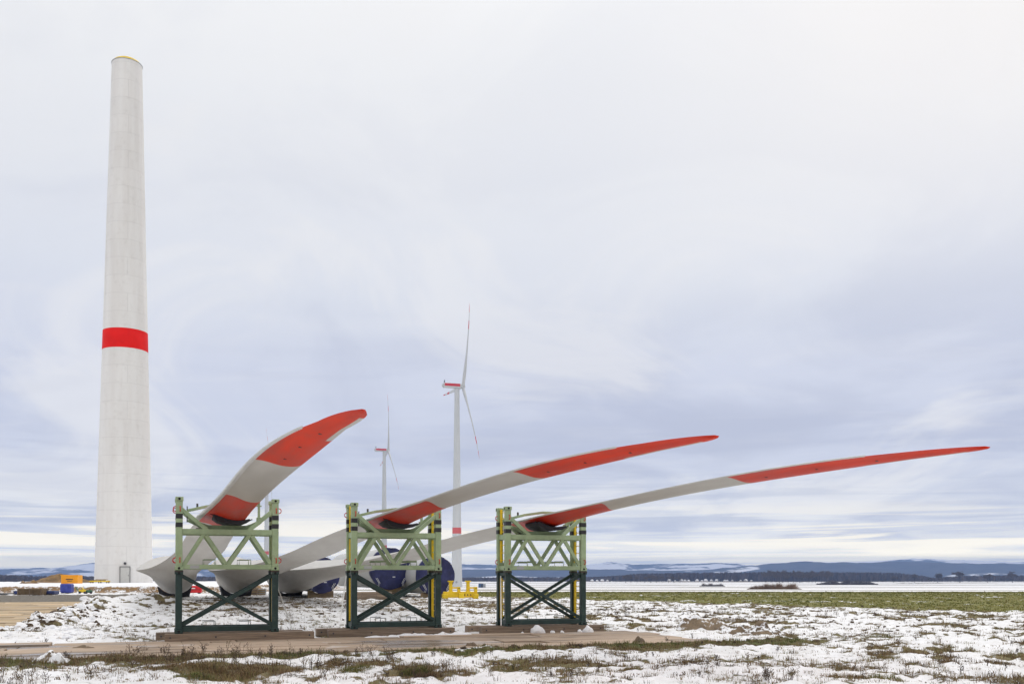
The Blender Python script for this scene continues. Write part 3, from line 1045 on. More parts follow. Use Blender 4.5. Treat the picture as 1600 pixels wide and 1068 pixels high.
def upper_frame(b, label):
    o = FRAMES[b] + Vector((0, 0, TIMB + JOINT + 0.005))
    root = empty('blade_tip_frame', o, TH)
    H = FRAME_H - JOINT - 0.005
    U0, U1, D0, D1 = .11, 2.89, .11, .92
    zb0, zb1 = .03, .17          # lower beam
    zt0, zt1 = 1.066, 1.234      # upper beam
    for u in (U0, U1):
        for d in (D0, D1):
            m = MB()
            m.box(u - .095, u + .095, d - .095, d + .095, 0.12, H - .12)
            p = m.build('post', GREEN, root, bevel=.012)
            s = -1 if d == D0 else 1
            sx = -1 if u == U0 else 1
            for z0 in (0, H - .12):
                c = MB()
                casting(c, u, d, z0, z0 + .12)
                c.build('corner_casting', GREEN, p, bevel=.012)
                MB().tube([(u, d + s * .1, z0 + .06), (u, d + s * .1165, z0 + .06)], .038, 12).build('casting_hole', HOLE, p)
                MB().tube([(u + sx * .1, d, z0 + .06), (u + sx * .1165, d, z0 + .06)], .038, 12).build('casting_hole', HOLE, p)
            for (a, e) in ((H - .645, H - .50), (H - .90, H - .76)):
                MB().box(u - .098, u + .098, d - .098, d + .098, a, e).build('black_band', BLACKBAND, p)
            for z in (H - .36, .30):
                if d == D1 or b == 0:
                    MB().tube(ring_pts((u + sx * .10, d - .05, z), .075, 'y'), .014, 6, closed=True).build('lashing_ring', REDRING, p, smooth=True)
                if d == D0:
                    MB().tube(ring_pts((u + .02, d - .105, z), .075, 'x'), .016, 6, closed=True).build('lashing_ring', REDRING, p, smooth=True)
    for d in (D0, D1):
        MB().box(U0 + .095, U1 - .095, d - .065, d + .065, zb0, zb1).build('bottom_beam', GREEN, root, bevel=.01)
        MB().box(U0 + .095, U1 - .095, d - .068, d + .068, zt0, zt1).build('top_beam', GREEN, root, bevel=.01)
        nodes = [(.21, zb1), (.83, zt0), (1.47, zb1), (2.16, zt0), (2.79, zb1)]
        for i in range(4):
            (x0, z0), (x1, z1) = nodes[i], nodes[i + 1]
            sg = .055
            a = (x0 + (sg if i in (0, 2) else 0 if i == 1 else 0), d, z0)
            MB().bar((x0 + (.03 if i % 2 == 0 else .04), d, z0 - .02), (x1 + (-.02 if i % 2 == 0 else -.03), d, z1 + .02), .115, .10, (0, 1, 0)).build('diagonal', GREEN, root, bevel=.008)
        MB().bar((U0 + .06, d, H - .36), (.90, d, zt1 - .03), .12, .105, (0, 1, 0)).build('knee_brace', GREEN, root, bevel=.008)
        MB().bar((U1 - .06, d, H - .36), (2.10, d, zt1 - .03), .12, .105, (0, 1, 0)).build('knee_brace', GREEN, root, bevel=.008)
        # grey name plate on the beam, lifting stirrups above it
        pl = MB()
        if d == D0:
            pl.box(.42, .68, d - .068, d - .0645, zb0 + .02, zb1 - .02)
            pl.build('plate', STEEL, root)
        for x in (.98, 2.0):
            hb = MB()
            hb.tube([(x - .17, d, zb1 - .02), (x - .17, d, zb1 + .15), (x + .17, d, zb1 + .15), (x + .17, d, zb1 - .02)], .014, 6)
            if b > 0:
                hb.box(x - .16, x + .2, d + .14, d + .26, zb1 + .10, zb1 + .15)
            hb.build('stirrup', GREEN_DK, root)
    for u in (U0, U1):
        for (z0, z1, nm) in ((zb0, zb1, 'side_beam'), (zt0, zt1, 'side_beam')):
            MB().box(u - .06, u + .06, D0 + .095, D1 - .095, z0, z1).build(nm, GREEN, root, bevel=.01)
        for (za, ze, zz) in ((zb1 + .12, zt0 - .03, (.36, .62, .88)), (zt1 + .03, H - .06, (1.34, 1.55, 1.78, 2.0))):
            la = MB().box(u - .035, u + .035, D1 - .19, D1 - .12, za, ze).build('ladder', YELLOW, root, bevel=.006)
            for z in zz:
                MB().tube([(u, D0 + .09, z), (u, D1 - .15, z)], .013, 6).build('rung', GREEN if b < 2 else YELLOW, la)
    # rocking beam with raised ends that carries the pad, and its pivots
    dm = .515
    r0 = 1.225
    outl = [(.86, r0), (2.16, r0), (2.30, r0 + .06), (2.52, r0 + .23), (2.46, r0 + .33), (2.2, r0 + .20), (2.05, r0 + .145), (.95, r0 + .145), (.40, r0 + .33), (.33, r0 + .25)]
    MB().prism(outl, dm - .11, dm + .11).build('rocker_beam', GREEN_DK, root, bevel=.008)
    for x in (.80, 2.18):
        MB().box(x - .06, x + .06, D0 + .07, D1 - .07, zt0 + .03, zt1 - .03).build('cross_member', GREEN_DK, root, bevel=.008)
    for x in (.72, 1.62, 2.22):
        MB().tube([(x, dm - .16, r0 - .02), (x, dm + .16, r0 - .02)], .035, 10).build('pivot', RUST, root)
    MB().box(.60, .70, dm - .1, dm + .1, zt1 - .02, r0 + .05).build('stop_block', RUST, root)
    # the black curved pad under the blade
    pad_t = [(1.06, 1.67), (1.16, 1.66), (1.30, 1.60), (1.5, 1.525), (1.75, 1.50), (1.95, 1.51), (2.10, 1.545)]
    pad_b = [(2.12, 1.48), (1.95, 1.40), (1.75, 1.375), (1.45, 1.38), (1.22, 1.44), (1.06, 1.56)]
    pad = MB().prism(pad_t + pad_b, -.30, .95).build('pad', BLACK, root, bevel=.01)
    MB().bar((1.1, -.2, 1.63), (.98, -.24, 1.67), .03, .03, (0, 0, 1)).build('pad_tie', BLACKBAND, pad)
    MB().bar((2.05, -.2, 1.47), (2.18, -.25, 1.53), .03, .03, (0, 0, 1)).build('pad_tie', BLACKBAND, pad)
    # arm that clamps the blade down, hinged left, held by an upright right
    arm = MB()
    pts = [(.36, 1.80), (.88, 1.93), (1.55, 2.03), (2.44, 2.02)]
    for (x0, z0), (x1, z1) in zip(pts[:-1], pts[1:]):
        arm.bar((x0, dm, z0), (x1, dm, z1), .085, .10, (0, 1, 0), ext=.01)
    am = arm.build('clamp_arm', GREEN, root, bevel=.008)
    lug = MB()
    lug.box(.60, .66, dm - .015, dm + .015, 1.85, 2.02)
    lug.tube([(.34, dm, 1.45), (.34, dm, 1.93)], .016, 8)
    lug.build('clamp_rod', DARKSTEEL, am)
    up = MB()
    up.box(2.405, 2.475, dm - .05, dm + .05, 1.56, 2.10)
    up.box(2.36, 2.52, dm - .07, dm + .07, 1.97, 2.0)
    up.box(2.37, 2.51, dm - .125, dm + .125, 1.50, 1.63)
    up.build('clamp_upright', GREEN, root, bevel=.006)
    tag(root, label, 'blade frame', 'light green frames holding the blades')
    return root


def base_frame(b, label):
    o = FRAMES[b] + Vector((0, 0, TIMB))
    root = empty('stacking_frame', o, TH)
    H = JOINT
    U0, U1, D0, D1 = .11, 2.89, .11, .92
    for u in (U0, U1):
        for d in (D0, D1):
            p = MB().box(u - .092, u + .092, d - .092, d + .092, .12, H - .12).build('post', DKGREEN, root, bevel=.012)
            for z0 in (0, H - .12):
                c = MB()
                casting(c, u, d, z0, z0 + .12)
                c.build('corner_casting', DKGREEN, p, bevel=.012)
            k = MB()
            k.box(u - .10, u + .10, d - .10, d + .10, H, H + .0055)
            k.box(u - .119, u + .119, d - .119, d + .119, H - .045, H - .01)
            k.build('twist_lock', RUST, p)
            s = -1 if d == D0 else 1
            for z in (.06, H - .075):
                MB().tube([(u, d + s * .1, z), (u, d + s * .1165, z)], .036, 12).build('casting_hole', HOLE, p)
    for k, d in enumerate((D0, D1)):
        MB().box(U0 + .092, U1 - .092, d - .06, d + .06, .05, .20).build('bottom_beam', DKGREEN, root, bevel=.01)
        f = .01 if k == 0 else -.01
        for j, (a, e) in enumerate((((U0 + .05, H - .14), (U1 - .06, .22)), ((U0 + .05, .22), (U1 - .06, H - .14)))):
            dd = d + (.028 if j else -.028)
            m = MB()
            m.bar((a[0], dd, a[1]), (e[0], dd, e[1]), .105, .05, (0, 1, 0))
            m.build('cross_brace', DKGREEN, root, bevel=.006)
        for x in (.98, 2.0):
            hb = MB()
            hb.tube([(x - .17, d, .18), (x - .17, d, .34), (x + .17, d, .34), (x + .17, d, .18)], .012, 6)
            hb.build('stirrup', DKGREEN, root)
    for u in (U0, U1):
        MB().box(u - .06, u + .06, D0 + .092, D1 - .092, .05, .20).build('side_beam', DKGREEN, root, bevel=.01)
        MB().box(u - .05, u + .05, D0 + .092, D1 - .092, H - .16, H - .06).build('side_beam', DKGREEN, root, bevel=.01)
        l = empty('ladder', (0, 0, 0))
        l.parent = root
        MB().box(u - .035, u + .035, D1 - .19, D1 - .12, .24, H - .24).build('rail', YELLOW, l, bevel=.005)
        MB().box(u - .03, u + .03, D0 + .11, D0 + .15, .24, H - .24).build('rail', YELLOW, l, bevel=.005)
        for k in range(7):
            z = .34 + k * .2
            MB().tube([(u, D0 + .12, z), (u, D1 - .15, z)], .013, 6).build('rung', YELLOW, l)
    tag(root, label, 'support frame', 'dark green frames under the light green ones')
    return root


for b, w in enumerate(('left', 'middle', 'right')):
    upper_frame(b, ('light green steel frame holding the blade nearest the concrete tower',
                    'light green steel frame holding the middle blade',
                    'light green steel frame holding the blade that reaches furthest right')[b])
    base_frame(b, ('dark green X-braced base frame nearest the concrete tower', 'dark green X-braced base frame standing between the other two',
                   'dark green X-braced base frame nearest the green field')[b])


def timber_beam(a, length, w, h, rz, label, name='timber_beam', group='timber beams under the frames', z=0.0, mat=None):
    mb = MB().box(0, length, -w / 2, w / 2, 0, h, 0, random.random())
    o = mb.build(name, mat or TIMBER, None, bevel=.012)
    o.location = (a.x, a.y, z)
    o.rotation_euler = (0, 0, rz)
    if label:
        tag(o, label, 'timber beam', group)
    # bolt ends
    for x in (.15, length * .33, length * .66, length - .15):
        MB().tube([(x, -w / 2 - .004, h * .55), (x, -w / 2 + .02, h * .55)], .028, 10).build('bolt', DARKSTEEL, o)
    return o


NEARFAR = [('front', .12), ('rear', .92)]
SPAN = [(-.28, 4.35), (-.72, 4.15), (-.85, 4.5)]
for b in range(3):
    for k, (nf, d) in enumerate(NEARFAR):
        u0, L = SPAN[b]
        p = FRAMES[b] + U * (u0 - .25 * k) + DD * d
        timber_beam(p, L, .34, TIMB - 0.003, TH + R((0.3, -0.4, 0.2)[b]),
                    '%s brown timber beam under the dark green frame %s' % (nf, ('nearest the concrete tower', 'in the middle', 'nearest the green field')[b]))


def strap(a, b_, label):
    o = MB().bar(a, b_, .035, .006, (0, 1, 0)).build('tie_down_strap', STRAP)
    return tag(o, label, 'strap', 'tie-down straps on the frames')


def loc(b, u, d, z):
    p = FRAMES[b] + U * u + DD * d
    return Vector((p.x, p.y, z))


strap(loc(0, 3.01, .9, 1.75), loc(0, 3.75, 2.4, .05), 'white tie-down strap slanting down right of the left frame')
strap(loc(1, -.02, .80, 1.95), loc(1, -.35, -.05, .55), 'white tie-down strap down the left side of the middle frame')
strap(loc(2, -.02, .45, 1.95), loc(2, -.25, -.25, .30), 'white tie-down strap down the left side of the right frame')
strap(loc(1, 3.01, .9, 1.1), loc(1, 3.7, 2.2, .05), 'thin tie-down strap behind the right side of the middle frame')


# ------------------------------------------------------------------ concrete tower
TY = 140.0
tb_ = at(193.5, 910, TY)
TX, TZ = tb_.x, 0.86


def build_tower():
    root = empty('concrete_tower', (TX, TY, TZ))
    top_w = at(199, 102, TY)
    Ht = top_w.z - TZ
    k = FPX / TY * 1.0
    r0, r1 = 92 / 2 / k * 0.93, 48.2 / 2 / k * 0.93
    seg = 96

    def ring(z):
        return r0 + (r1 - r0) * z / Ht

    def shell(z0, z1, steps, mat, name, out=0.0, cap=False):
        vs, fs = [], []
        for i in range(steps + 1):
            z = z0 + (z1 - z0) * i / steps
            for s in range(seg):
                a = 2 * math.pi * s / seg
                vs.append(((ring(z) + out) * math.cos(a), (ring(z) + out) * math.sin(a), z))
        for i in range(steps):
            for s in range(seg):
                t = (s + 1) % seg
                fs.append((i * seg + s, i * seg + t, (i + 1) * seg + t, (i + 1) * seg + s))
        if cap:
            fs.append(tuple(steps * seg + s for s in range(seg)))
        return link_mesh(name, vs, fs, mat, root, True, sharp=40)
    shell(0, Ht, 30, CONCRETE, 'shell', cap=True)
    zb0, zb1 = at(196, 549.5, TY).z - TZ, at(196, 519.5, TY).z - TZ
    shell(zb0, zb1, 2, TOWERRED, 'red_band', 0.012)
    # yellow cover on the top
    vs, fs = [], []
    for i in range(5):
        a = i / 4 * math.pi / 2
        for s in range(48):
            q = 2 * math.pi * s / 48
            vs.append(((r1 - .12) * math.cos(a) * math.cos(q), (r1 - .12) * math.cos(a) * math.sin(q), Ht + .05 + 0.80 * math.sin(a)))
    for i in range(4):
        for s in range(48):
            t = (s + 1) % 48
            fs.append((i * 48 + s, i * 48 + t, (i + 1) * 48 + t, (i + 1) * 48 + s))
    link_mesh('top_cover', vs, fs, YELLOW, root, True)
    lip = MB()
    lip.tube([((r1 + .02) * math.cos(2 * math.pi * s / 48), (r1 + .02) * math.sin(2 * math.pi * s / 48), Ht - .02) for s in range(48)], .05, 6, closed=True)
    lip.build('top_rim', STEEL, root)
    # door facing the camera
    da = math.atan2(-TY, -TX) + R(2)
    dr = empty('door_tmp', (0, 0, 0))
    bpy.data.objects.remove(dr)
    fr = MB()
    fr.box(-.72, -.60, -.10, .25, 0.02, 2.38).box(.60, .72, -.10, .25, 0.02, 2.38).box(-.60, .60, -.10, .25, 2.26, 2.38)
    lf = MB().box(-.597, .597, -.06, .25, 0.02, 2.257)
    hd = MB().box(.42, .47, -.10, -.06, 1.0, 1.2)
    lamp = MB().tube([(0, -.02, 2.80), (0, -.22, 2.74)], [.20, .14], 12)
    step = MB().box(-1.2, 1.2, -1.1, .1, -.05, .012)
    M = Matrix.Translation((ring(1) * math.cos(da), ring(1) * math.sin(da), 0)) @ Matrix.Rotation(da + math.pi / 2, 4, 'Z')
    door = lf.build('door', DOORM, root)
    door.matrix_local = M
    f = fr.build('door_frame', DOORF, door)
    hd.build('handle', DARKSTEEL, door)
    lamp.build('wall_lamp', DARKSTEEL, root).matrix_local = M
    step.build('door_step', DOORM, root).matrix_local = M
    tag(root, 'tall tapering concrete tower of stacked rings with a red band and yellow top cover', 'tower')


build_tower()


# ------------------------------------------------------------------ raised earth pad under the tower and heaps of soil
def heightmesh(name, x0, x1, y0, y1, nx, ny, fn, mat, cover):
    X, Y = np.meshgrid(np.linspace(x0, x1, nx), np.linspace(y0, y1, ny))
    Z = fn(X, Y)
    C = cover(X, Y, Z)
    V = np.stack([X, Y, Z], -1).reshape(-1, 3)
    i = np.arange(nx * ny).reshape(ny, nx)
    F = np.stack([i[:-1, :-1], i[:-1, 1:], i[1:, 1:], i[1:, :-1]], -1).reshape(-1, 4)
    return link_mesh(name, V, F, mat, None, True, {'snow': C.ravel()})


def pad_h(X, Y):
    wob = (fbm(X * .35, Y * .35, 3, 201) - .5) * 3.0
    e = np.minimum.reduce([X + 82 + wob, -32.5 - X + wob, Y - 109.5 + wob * .8 + .10 * (X + 60), 172 - Y])
    h = .86 * sstep(-0.2, 1.9, e)
    return h + (fbm(X * 1.2, Y * 1.2, 3, 211) - .5) * .22 * sstep(-.4, 1.5, e) * (1 - .7 * sstep(2, 6, e)) - .35 * (1 - sstep(-1.5, -.2, e)) + .05 * sstep(-.5, .5, e)


tag(heightmesh('embankment', -88, -28, 104, 176, 240, 200, pad_h, EARTH, lambda X, Y, Z: np.clip(.42 + .5 * sstep(.6, .85, Z), 0, 1)), kind='structure')


def soil_heap(cx, cy, rx, ry, h, z0, seed, label, cover=.35, mat=None, rough=.35, n=70, group=None):
    def fn(X, Y):
        q = np.sqrt(((X - cx) / rx) ** 2 + ((Y - cy) / ry) ** 2) + (fbm(X * 1.6 / max(rx, .5), Y * 1.6 / max(rx, .5), 3, seed) - .5) * .6
        f = fbm(X * 3 / max(rx, .4) ** .6, Y * 3 / max(rx, .4) ** .6, 4, seed + 5)
        return z0 - .12 + (h + .12) * (1 - sstep(0.05, 1.0, q)) * np.clip(1 - rough + rough * 2.6 * (f - .12), 0, 2)
    o = heightmesh('soil_heap', cx - rx * 1.3, cx + rx * 1.3, cy - ry * 1.3, cy + ry * 1.3, n, n, fn, mat or EARTH, lambda X, Y, Z: np.full(X.shape, cover))
    return tag(o, label, 'soil heap', group)


p = at(88, 910, 135)
soil_heap(p.x - 1.5, 140, 7.0, 4.5, 1.25, .75, 301, 'long brown heap of dug soil behind the orange container', .12)
p = at(35, 914, 122)
soil_heap(p.x, 124, 3.0, 2.6, 1.1, .1, 305, 'snow-streaked soil heap at the left edge of the site', .45)
p = at(1140, 985, 1.975 * FPX / 94)
soil_heap(p.x - .2, 33.9, 1.5, .8, .40, .02, 311, 'straw-coloured heap of soil at the right end of the trackway', .66, mat=SOIL, rough=.8, n=110)
p = at(1195, 990, 1.975 * FPX / 98)
soil_heap(p.x, 31.3, 1.5, .7, .26, .02, 315, 'low brown heap of soil right of the straw-coloured one', .52, mat=SOIL, rough=.8, n=110)
p = at(65, 1035, 1.975 * FPX / 140)
soil_heap(p.x, 21.6, .75, .5, .26, .02, 321, 'snow-capped lump of soil at the front left edge of the trackway', .80, mat=SOIL, rough=.7, n=90)


q = from_ud(-2.3, -1.9)
soil_heap(q.x, q.y, .65, .35, .035, .06, 331, 'small crumbled patch of soil on the trackway left of the left frame', .1, mat=SOIL, rough=.9, n=60)
q = from_ud(7.6, -4.9)
soil_heap(q.x, q.y, .32, .2, .13, .05, 333, 'dark clod of soil at the front edge of the trackway below the middle frame', .0, mat=SOIL, rough=.7, n=50)
q = from_ud(12.6, -5.2)
soil_heap(q.x, q.y, .30, .16, .06, .05, 335, 'dark clod of soil at the front edge of the trackway right of the right frame', .0, mat=SOIL, rough=.7, n=50)

# ------------------------------------------------------------------ snow lumps
def snow_lump(x, y, z, r, seed, label, group=None):
    vs, fs = [], []
    rnd = np.random.default_rng(seed)
    n, m = 9, 14
    off = rnd.random(3) * 50
    for i in range(n + 1):
        a = math.pi / 2 * (i / n)
        for k in range(m):
            q = 2 * math.pi * k / m
            c = (math.cos(q) * math.cos(a), math.sin(q) * math.cos(a), math.sin(a))
            f = .70 + .6 * float(fbm(np.array([c[0] * 1.6 + off[0]]), np.array([c[1] * 1.6 + c[2] * 2 + off[1]]), 3, seed)[0])
            vs.append((c[0] * r * f, c[1] * r * f, c[2] * r * f * 1.05 - .04))
    for i in range(n):
        for k in range(m):
            l = (k + 1) % m
            fs.append((i * m + k, i * m + l, (i + 1) * m + l, (i + 1) * m + k))
    o = link_mesh('snow_lump', vs, fs, SNOWLUMP, None, True)
    o.location = (x, y, z)
    return tag(o, label, 'snow lump', group)


q = at(132, 937.5, 74)
snow_lump(q.x, 74, .05, .35, 5, 'single lump of snow at the far edge of the sandy trackway')
SL = 'lumps of snow by the timber beams'
q = loc(2, .98, -.42, 0)
snow_lump(q.x, q.y, .06, .24, 1, 'largest white lump of snow leaning on the right timber beam', SL)
q = loc(2, 2.85, -.40, 0)
snow_lump(q.x, q.y, .06, .20, 2, 'lump of snow near the right end of the right timber beam', SL)
for k, (u, r) in enumerate(((.45, .06), (1.55, .09), (1.9, .07), (2.55, .09))):
    q = loc(2, u, -.38, 0)
    o = snow_lump(q.x, q.y, .06, r, 10 + k, 'small crumb of snow in front of the right timber beam', SL)

# a ridge of swept snow in front of the middle frame's beam
def swept(X, Y):
    u, d = to_ud(X, Y)
    c = to_ud(FRAMES[1].x, FRAMES[1].y)
    u, d = u - c[0], d - c[1]
    e = (1 - sstep(.06, .22 + .14 * (fbm(u * 1.5, u * 0, 2, 7) - .5), np.abs(d + .42))) * sstep(.1, .7, u) * (1 - sstep(3.6, 4.3, u))
    return -.02 + e * (.02 + .20 * fbm(X * 3.4, Y * 3.4, 3, 77) ** 1.3)


c = FRAMES[1]
o = heightmesh('swept_snow', c.x - .5, c.x + 4.6, c.y - 1.4, c.y + 1.6, 150, 100, swept, SNOWLUMP, lambda X, Y, Z: np.ones(X.shape))
tag(o, 'low ridge of swept snow along the front of the middle timber beam', 'swept snow', kind='stuff')


def scatter_lumps(name, label, cat, pts, mat, seed):
    rnd = np.random.default_rng(seed)
    V, F = [], []
    base = [(math.cos(a) * math.cos(b), math.sin(a) * math.cos(b), math.sin(b)) for b in (-.3, .35, .95) for a in np.arange(6) * math.pi / 3] + [(0, 0, 1)]
    fb = [(i * 6 + k, i * 6 + (k + 1) % 6, (i + 1) * 6 + (k + 1) % 6, (i + 1) * 6 + k) for i in range(2) for k in range(6)] + [(12 + k, 12 + (k + 1) % 6, 18) for k in range(6)]
    for (x, y, z, r) in pts:
        k = len(V)
        sx, sy, sz = r * rnd.uniform(.7, 1.4), r * rnd.uniform(.7, 1.4), r * rnd.uniform(.5, 1.0)
        for v in base:
            j = rnd.uniform(.65, 1.2)
            V.append((x + v[0] * sx * j, y + v[1] * sy * j, z + v[2] * sz * j))
        F += [tuple(i + k for i in f) for f in fb]
    o = link_mesh(name, V, F, mat, None, False)
    return tag(o, label, cat, kind='stuff')


pts = []
for _ in range(520):                       # crumbs of ploughed snow along the side trackway
    d = random.uniform(5, 40)
    u = ST['u1'] + random.gauss(1.0, .8)
    q = from_ud(u, d)
    pts.append((q.x, q.y, gz(q.x, q.y), random.uniform(.05, .24) * random.random() ** .5))
for _ in range(200):
    u = random.uniform(-14, -2)
    q = from_ud(u, random.gauss(4.4, 1.2))
    pts.append((q.x, q.y, gz(q.x, q.y), random.uniform(.03, .13)))
scatter_lumps('snow_crumbs', 'crumbs of ploughed snow along the edge of the sandy trackway', 'snow crumbs', pts, SNOWLUMP, 4)
pts = []
for _ in range(900):
    if random.random() < .45:
        u, d = random.uniform(-7, 21), random.gauss(26, 14)
        if d < 1.5:
            continue
    else:
        u, d = random.uniform(17, 42), random.uniform(-4, 22)
    q = from_ud(u, d)
    if q.y > 95 or q.y < 18:
        continue
    pts.append((q.x, q.y, gz(q.x, q.y), random.uniform(.02, .10)))
for _ in range(320):
    d = random.uniform(5, 41)
    q = from_ud(ST['u1'] + random.gauss(.9, .6), d)
    pts.append((q.x, q.y, gz(q.x, q.y), random.uniform(.04, .18) * random.random() ** .5))
for _ in range(260):
    q = from_ud(random.uniform(-6, 19), FT['d0'] - abs(random.gauss(.3, .5)))
    pts.append((q.x, q.y, gz(q.x, q.y), random.uniform(.02, .09)))
SOILC = paint('soil_clod', (0.10, 0.07, 0.045), 0.95, 0.35, scale=2)
scatter_lumps('soil_clods', 'dark clods of soil lying in the snow', 'soil clods', pts, SOILC, 6)


# ------------------------------------------------------------------ grass and weeds
def tufts(name, label, cat, P, H, Tn, nb, spread, width, mat, seed):
    """every tuft is nb bent blades of two triangles"""
    rnd = np.random.default_rng(seed)
    n = len(P)
    P = np.repeat(P, nb, 0)
    H = np.repeat(H, nb) * rnd.uniform(.45, 1.1, n * nb)
    T = np.clip(np.repeat(Tn, nb) + rnd.normal(0, .08, n * nb), 0, 1)
    a = rnd.uniform(0, 2 * np.pi, n * nb)
    rad = np.sqrt(rnd.random(n * nb)) * np.repeat(spread, nb)
    lean = rnd.uniform(.15, 1.1, n * nb)
    base = P + np.stack([np.cos(a) * rad, np.sin(a) * rad, np.zeros_like(a)], -1)
    a2 = a + rnd.normal(0, .7, n * nb)
    dirv = np.stack([np.cos(a2), np.sin(a2), np.zeros_like(a)], -1)
    side = np.stack([-np.sin(a2), np.cos(a2), np.zeros_like(a)], -1) * (np.repeat(width, nb) * rnd.uniform(.6, 1.3, n * nb))[:, None]
    mid = base + dirv * (lean * H * .35)[:, None] + np.array([0, 0, 1]) * (H * .62)[:, None]
    tip = base + dirv * (lean * H * 1.0)[:, None] + np.array([0, 0, 1]) * (H * (1.05 - .45 * lean))[:, None]
    V = np.stack([base - side, base + side, mid + side * .7, mid - side * .7, tip], 1).reshape(-1, 3)
    k = np.arange(n * nb)[:, None] * 5
    F = np.concatenate([k + np.array([[0, 1, 2]]), k + np.array([[0, 2, 3]]), k + np.array([[3, 2, 4]])], 0)
    o = link_mesh(name, V, F, mat, None, False, {'tone': np.repeat(T, 5)})
    return tag(o, label, cat, kind='stuff')


def grass_points(n, fn, seed):
    rnd = np.random.default_rng(seed)
    Yd = 17.0 * (95 / 17.0) ** rnd.random(n)
    A = rnd.uniform(-.60, .60, n)
    X = A * Yd
    z, cov, fld, grv, far, grn = ground_height(X, Yd)
    keep = rnd.random(n) < fn(X, Yd, cov, fld, grv, grn)
    return X[keep], Yd[keep], z[keep], cov[keep], grn[keep]


def dens(X, Y, cov, fld, grv, grn):
    u, d = to_ud(X, Y)
    tr = in_front_track(u, d, .02) | ((u > ST['u0']) & (u < ST['u1']) & (d > ST['d0']) & (d < ST['d1']))
    cl = sstep(.50, .72, fbm(X * .8, Y * .8, 3, 401))
    w = np.clip(.05 + .22 * cl + 2.2 * np.clip(.66 - cov, 0, 1), 0, 1)
    return np.where(tr, 0, w) * (1 - fld) * (1 - grv)


X, Y, Z, C, G = grass_points(110000, dens, 11)
bare = np.clip((.80 - C) * 2.5, 0, 1)
patchtone = fbm(X * .5, Y * .5, 3, 415)
tone = np.clip(.05 + .95 * patchtone * (0.45 + G) + rng.normal(0, .16, len(X)), 0, 1)
Hh = (.035 + .09 * rng.random(len(X)) ** 2.5) * (1 + .7 * bare)
tufts('dry_grass', 'dead brown and green grass poking through the snow', 'grass', np.stack([X, Y, Z - .01], -1), Hh, tone, 9, .05 + .10 * rng.random(len(X)), .0035 + .0012 * (Y / 20), DRYGRASS, 12)

n = 21000
Yd = rng.uniform(44, 123, n)
Xd = rng.uniform(-.12, .62, n) * Yd
z, cov, fld, *_ = ground_height(Xd, Yd)
k = (fld > .6) & (rng.random(n) > .35 * (cov > .3))
tufts('field_grass', 'short winter-green crop on the field behind the snow', 'field crop', np.stack([Xd, Yd, z - .01], -1)[k], (.06 + .10 * rng.random(n))[k],
      np.clip(fbm(Xd * .2, Yd * .2, 3, 421) + rng.normal(0, .2, n), 0, 1)[k], 5, np.full(k.sum(), .16), (.012 + .0002 * Yd)[k], FIELDGRASS, 13)

# the larger tussocks in the foreground, each one a plant of its own
TUSS = [(330, 1050, .42, .32, .5, 'broad brown-green tussock in the snow left of the timber-beam row'), (305, 1058, .30, .30, .85, 'green-tinged tussock beside the broad brown one at front left'),
        (390, 1052, .40, .34, .45, 'brown bushy tussock right of the broad one at front left'), (555, 1050, .28, .30, .8, 'olive tussock in the snow below the middle frame'),
        (650, 1052, .40, .30, .85, 'dark green round tussock in the snow right of the olive one'), (672, 1058, .42, .25, .2, 'dark stalky tussock beside the round green one'),
        (1000, 1052, .0, .0, .0, ''), (1240, 978, .0, .0, .0, ''),
        (985, 1048, .22, .24, .6, 'small tussock in the foreground snow right of the trackway'), (1380, 996, .30, .55, .8, 'wide green tussock in the snowy ground at right'),
        (1372, 1033, .24, .45, .65, 'flat tawny tussock in the right foreground snow'), (1560, 1035, .24, .24, .55, 'tussock near the right edge of the picture'),
        (1250, 985, .20, .5, .8, 'low green tussock past the soil heaps'), (1215, 1062, .0, .0, .0, ''), (1325, 1062, .25, .3, .5, 'brown tussock at the bottom edge on the right'),
        (1385, 1063, .22, .4, .75, 'green-brown tussock at the bottom edge right of centre'), (520, 1040, .25, .35, .4, 'reddish-brown tussock at the verge below the middle frame')]
for (px, py, h, r, tn, lb) in TUSS:
    if h <= 0:
        continue
    Yq = 1.975 * FPX / (py - 898)
    q = at(px, py, Yq)
    n = 130
    a, rr = rng.uniform(0, 2 * np.pi, n), r * np.sqrt(rng.random(n))
    PX, PY = q.x + np.cos(a) * rr * 1.3, q.y + np.sin(a) * rr
    PZ = ground_height(PX, PY)[0] - .02
    o = tufts('grass_tussock', lb, 'tussock', np.stack([PX, PY, PZ], -1), h * (1.05 - .7 * (rr / r)) * rng.uniform(.6, 1.1, n) * .75, np.clip(tn + rng.normal(0, .12, n), 0, 1), 9,
              np.full(n, .05), np.full(n, .0042), DRYGRASS, int(px))
    del o['kind']
    o['group'] = 'grass tussocks in the foreground snow'


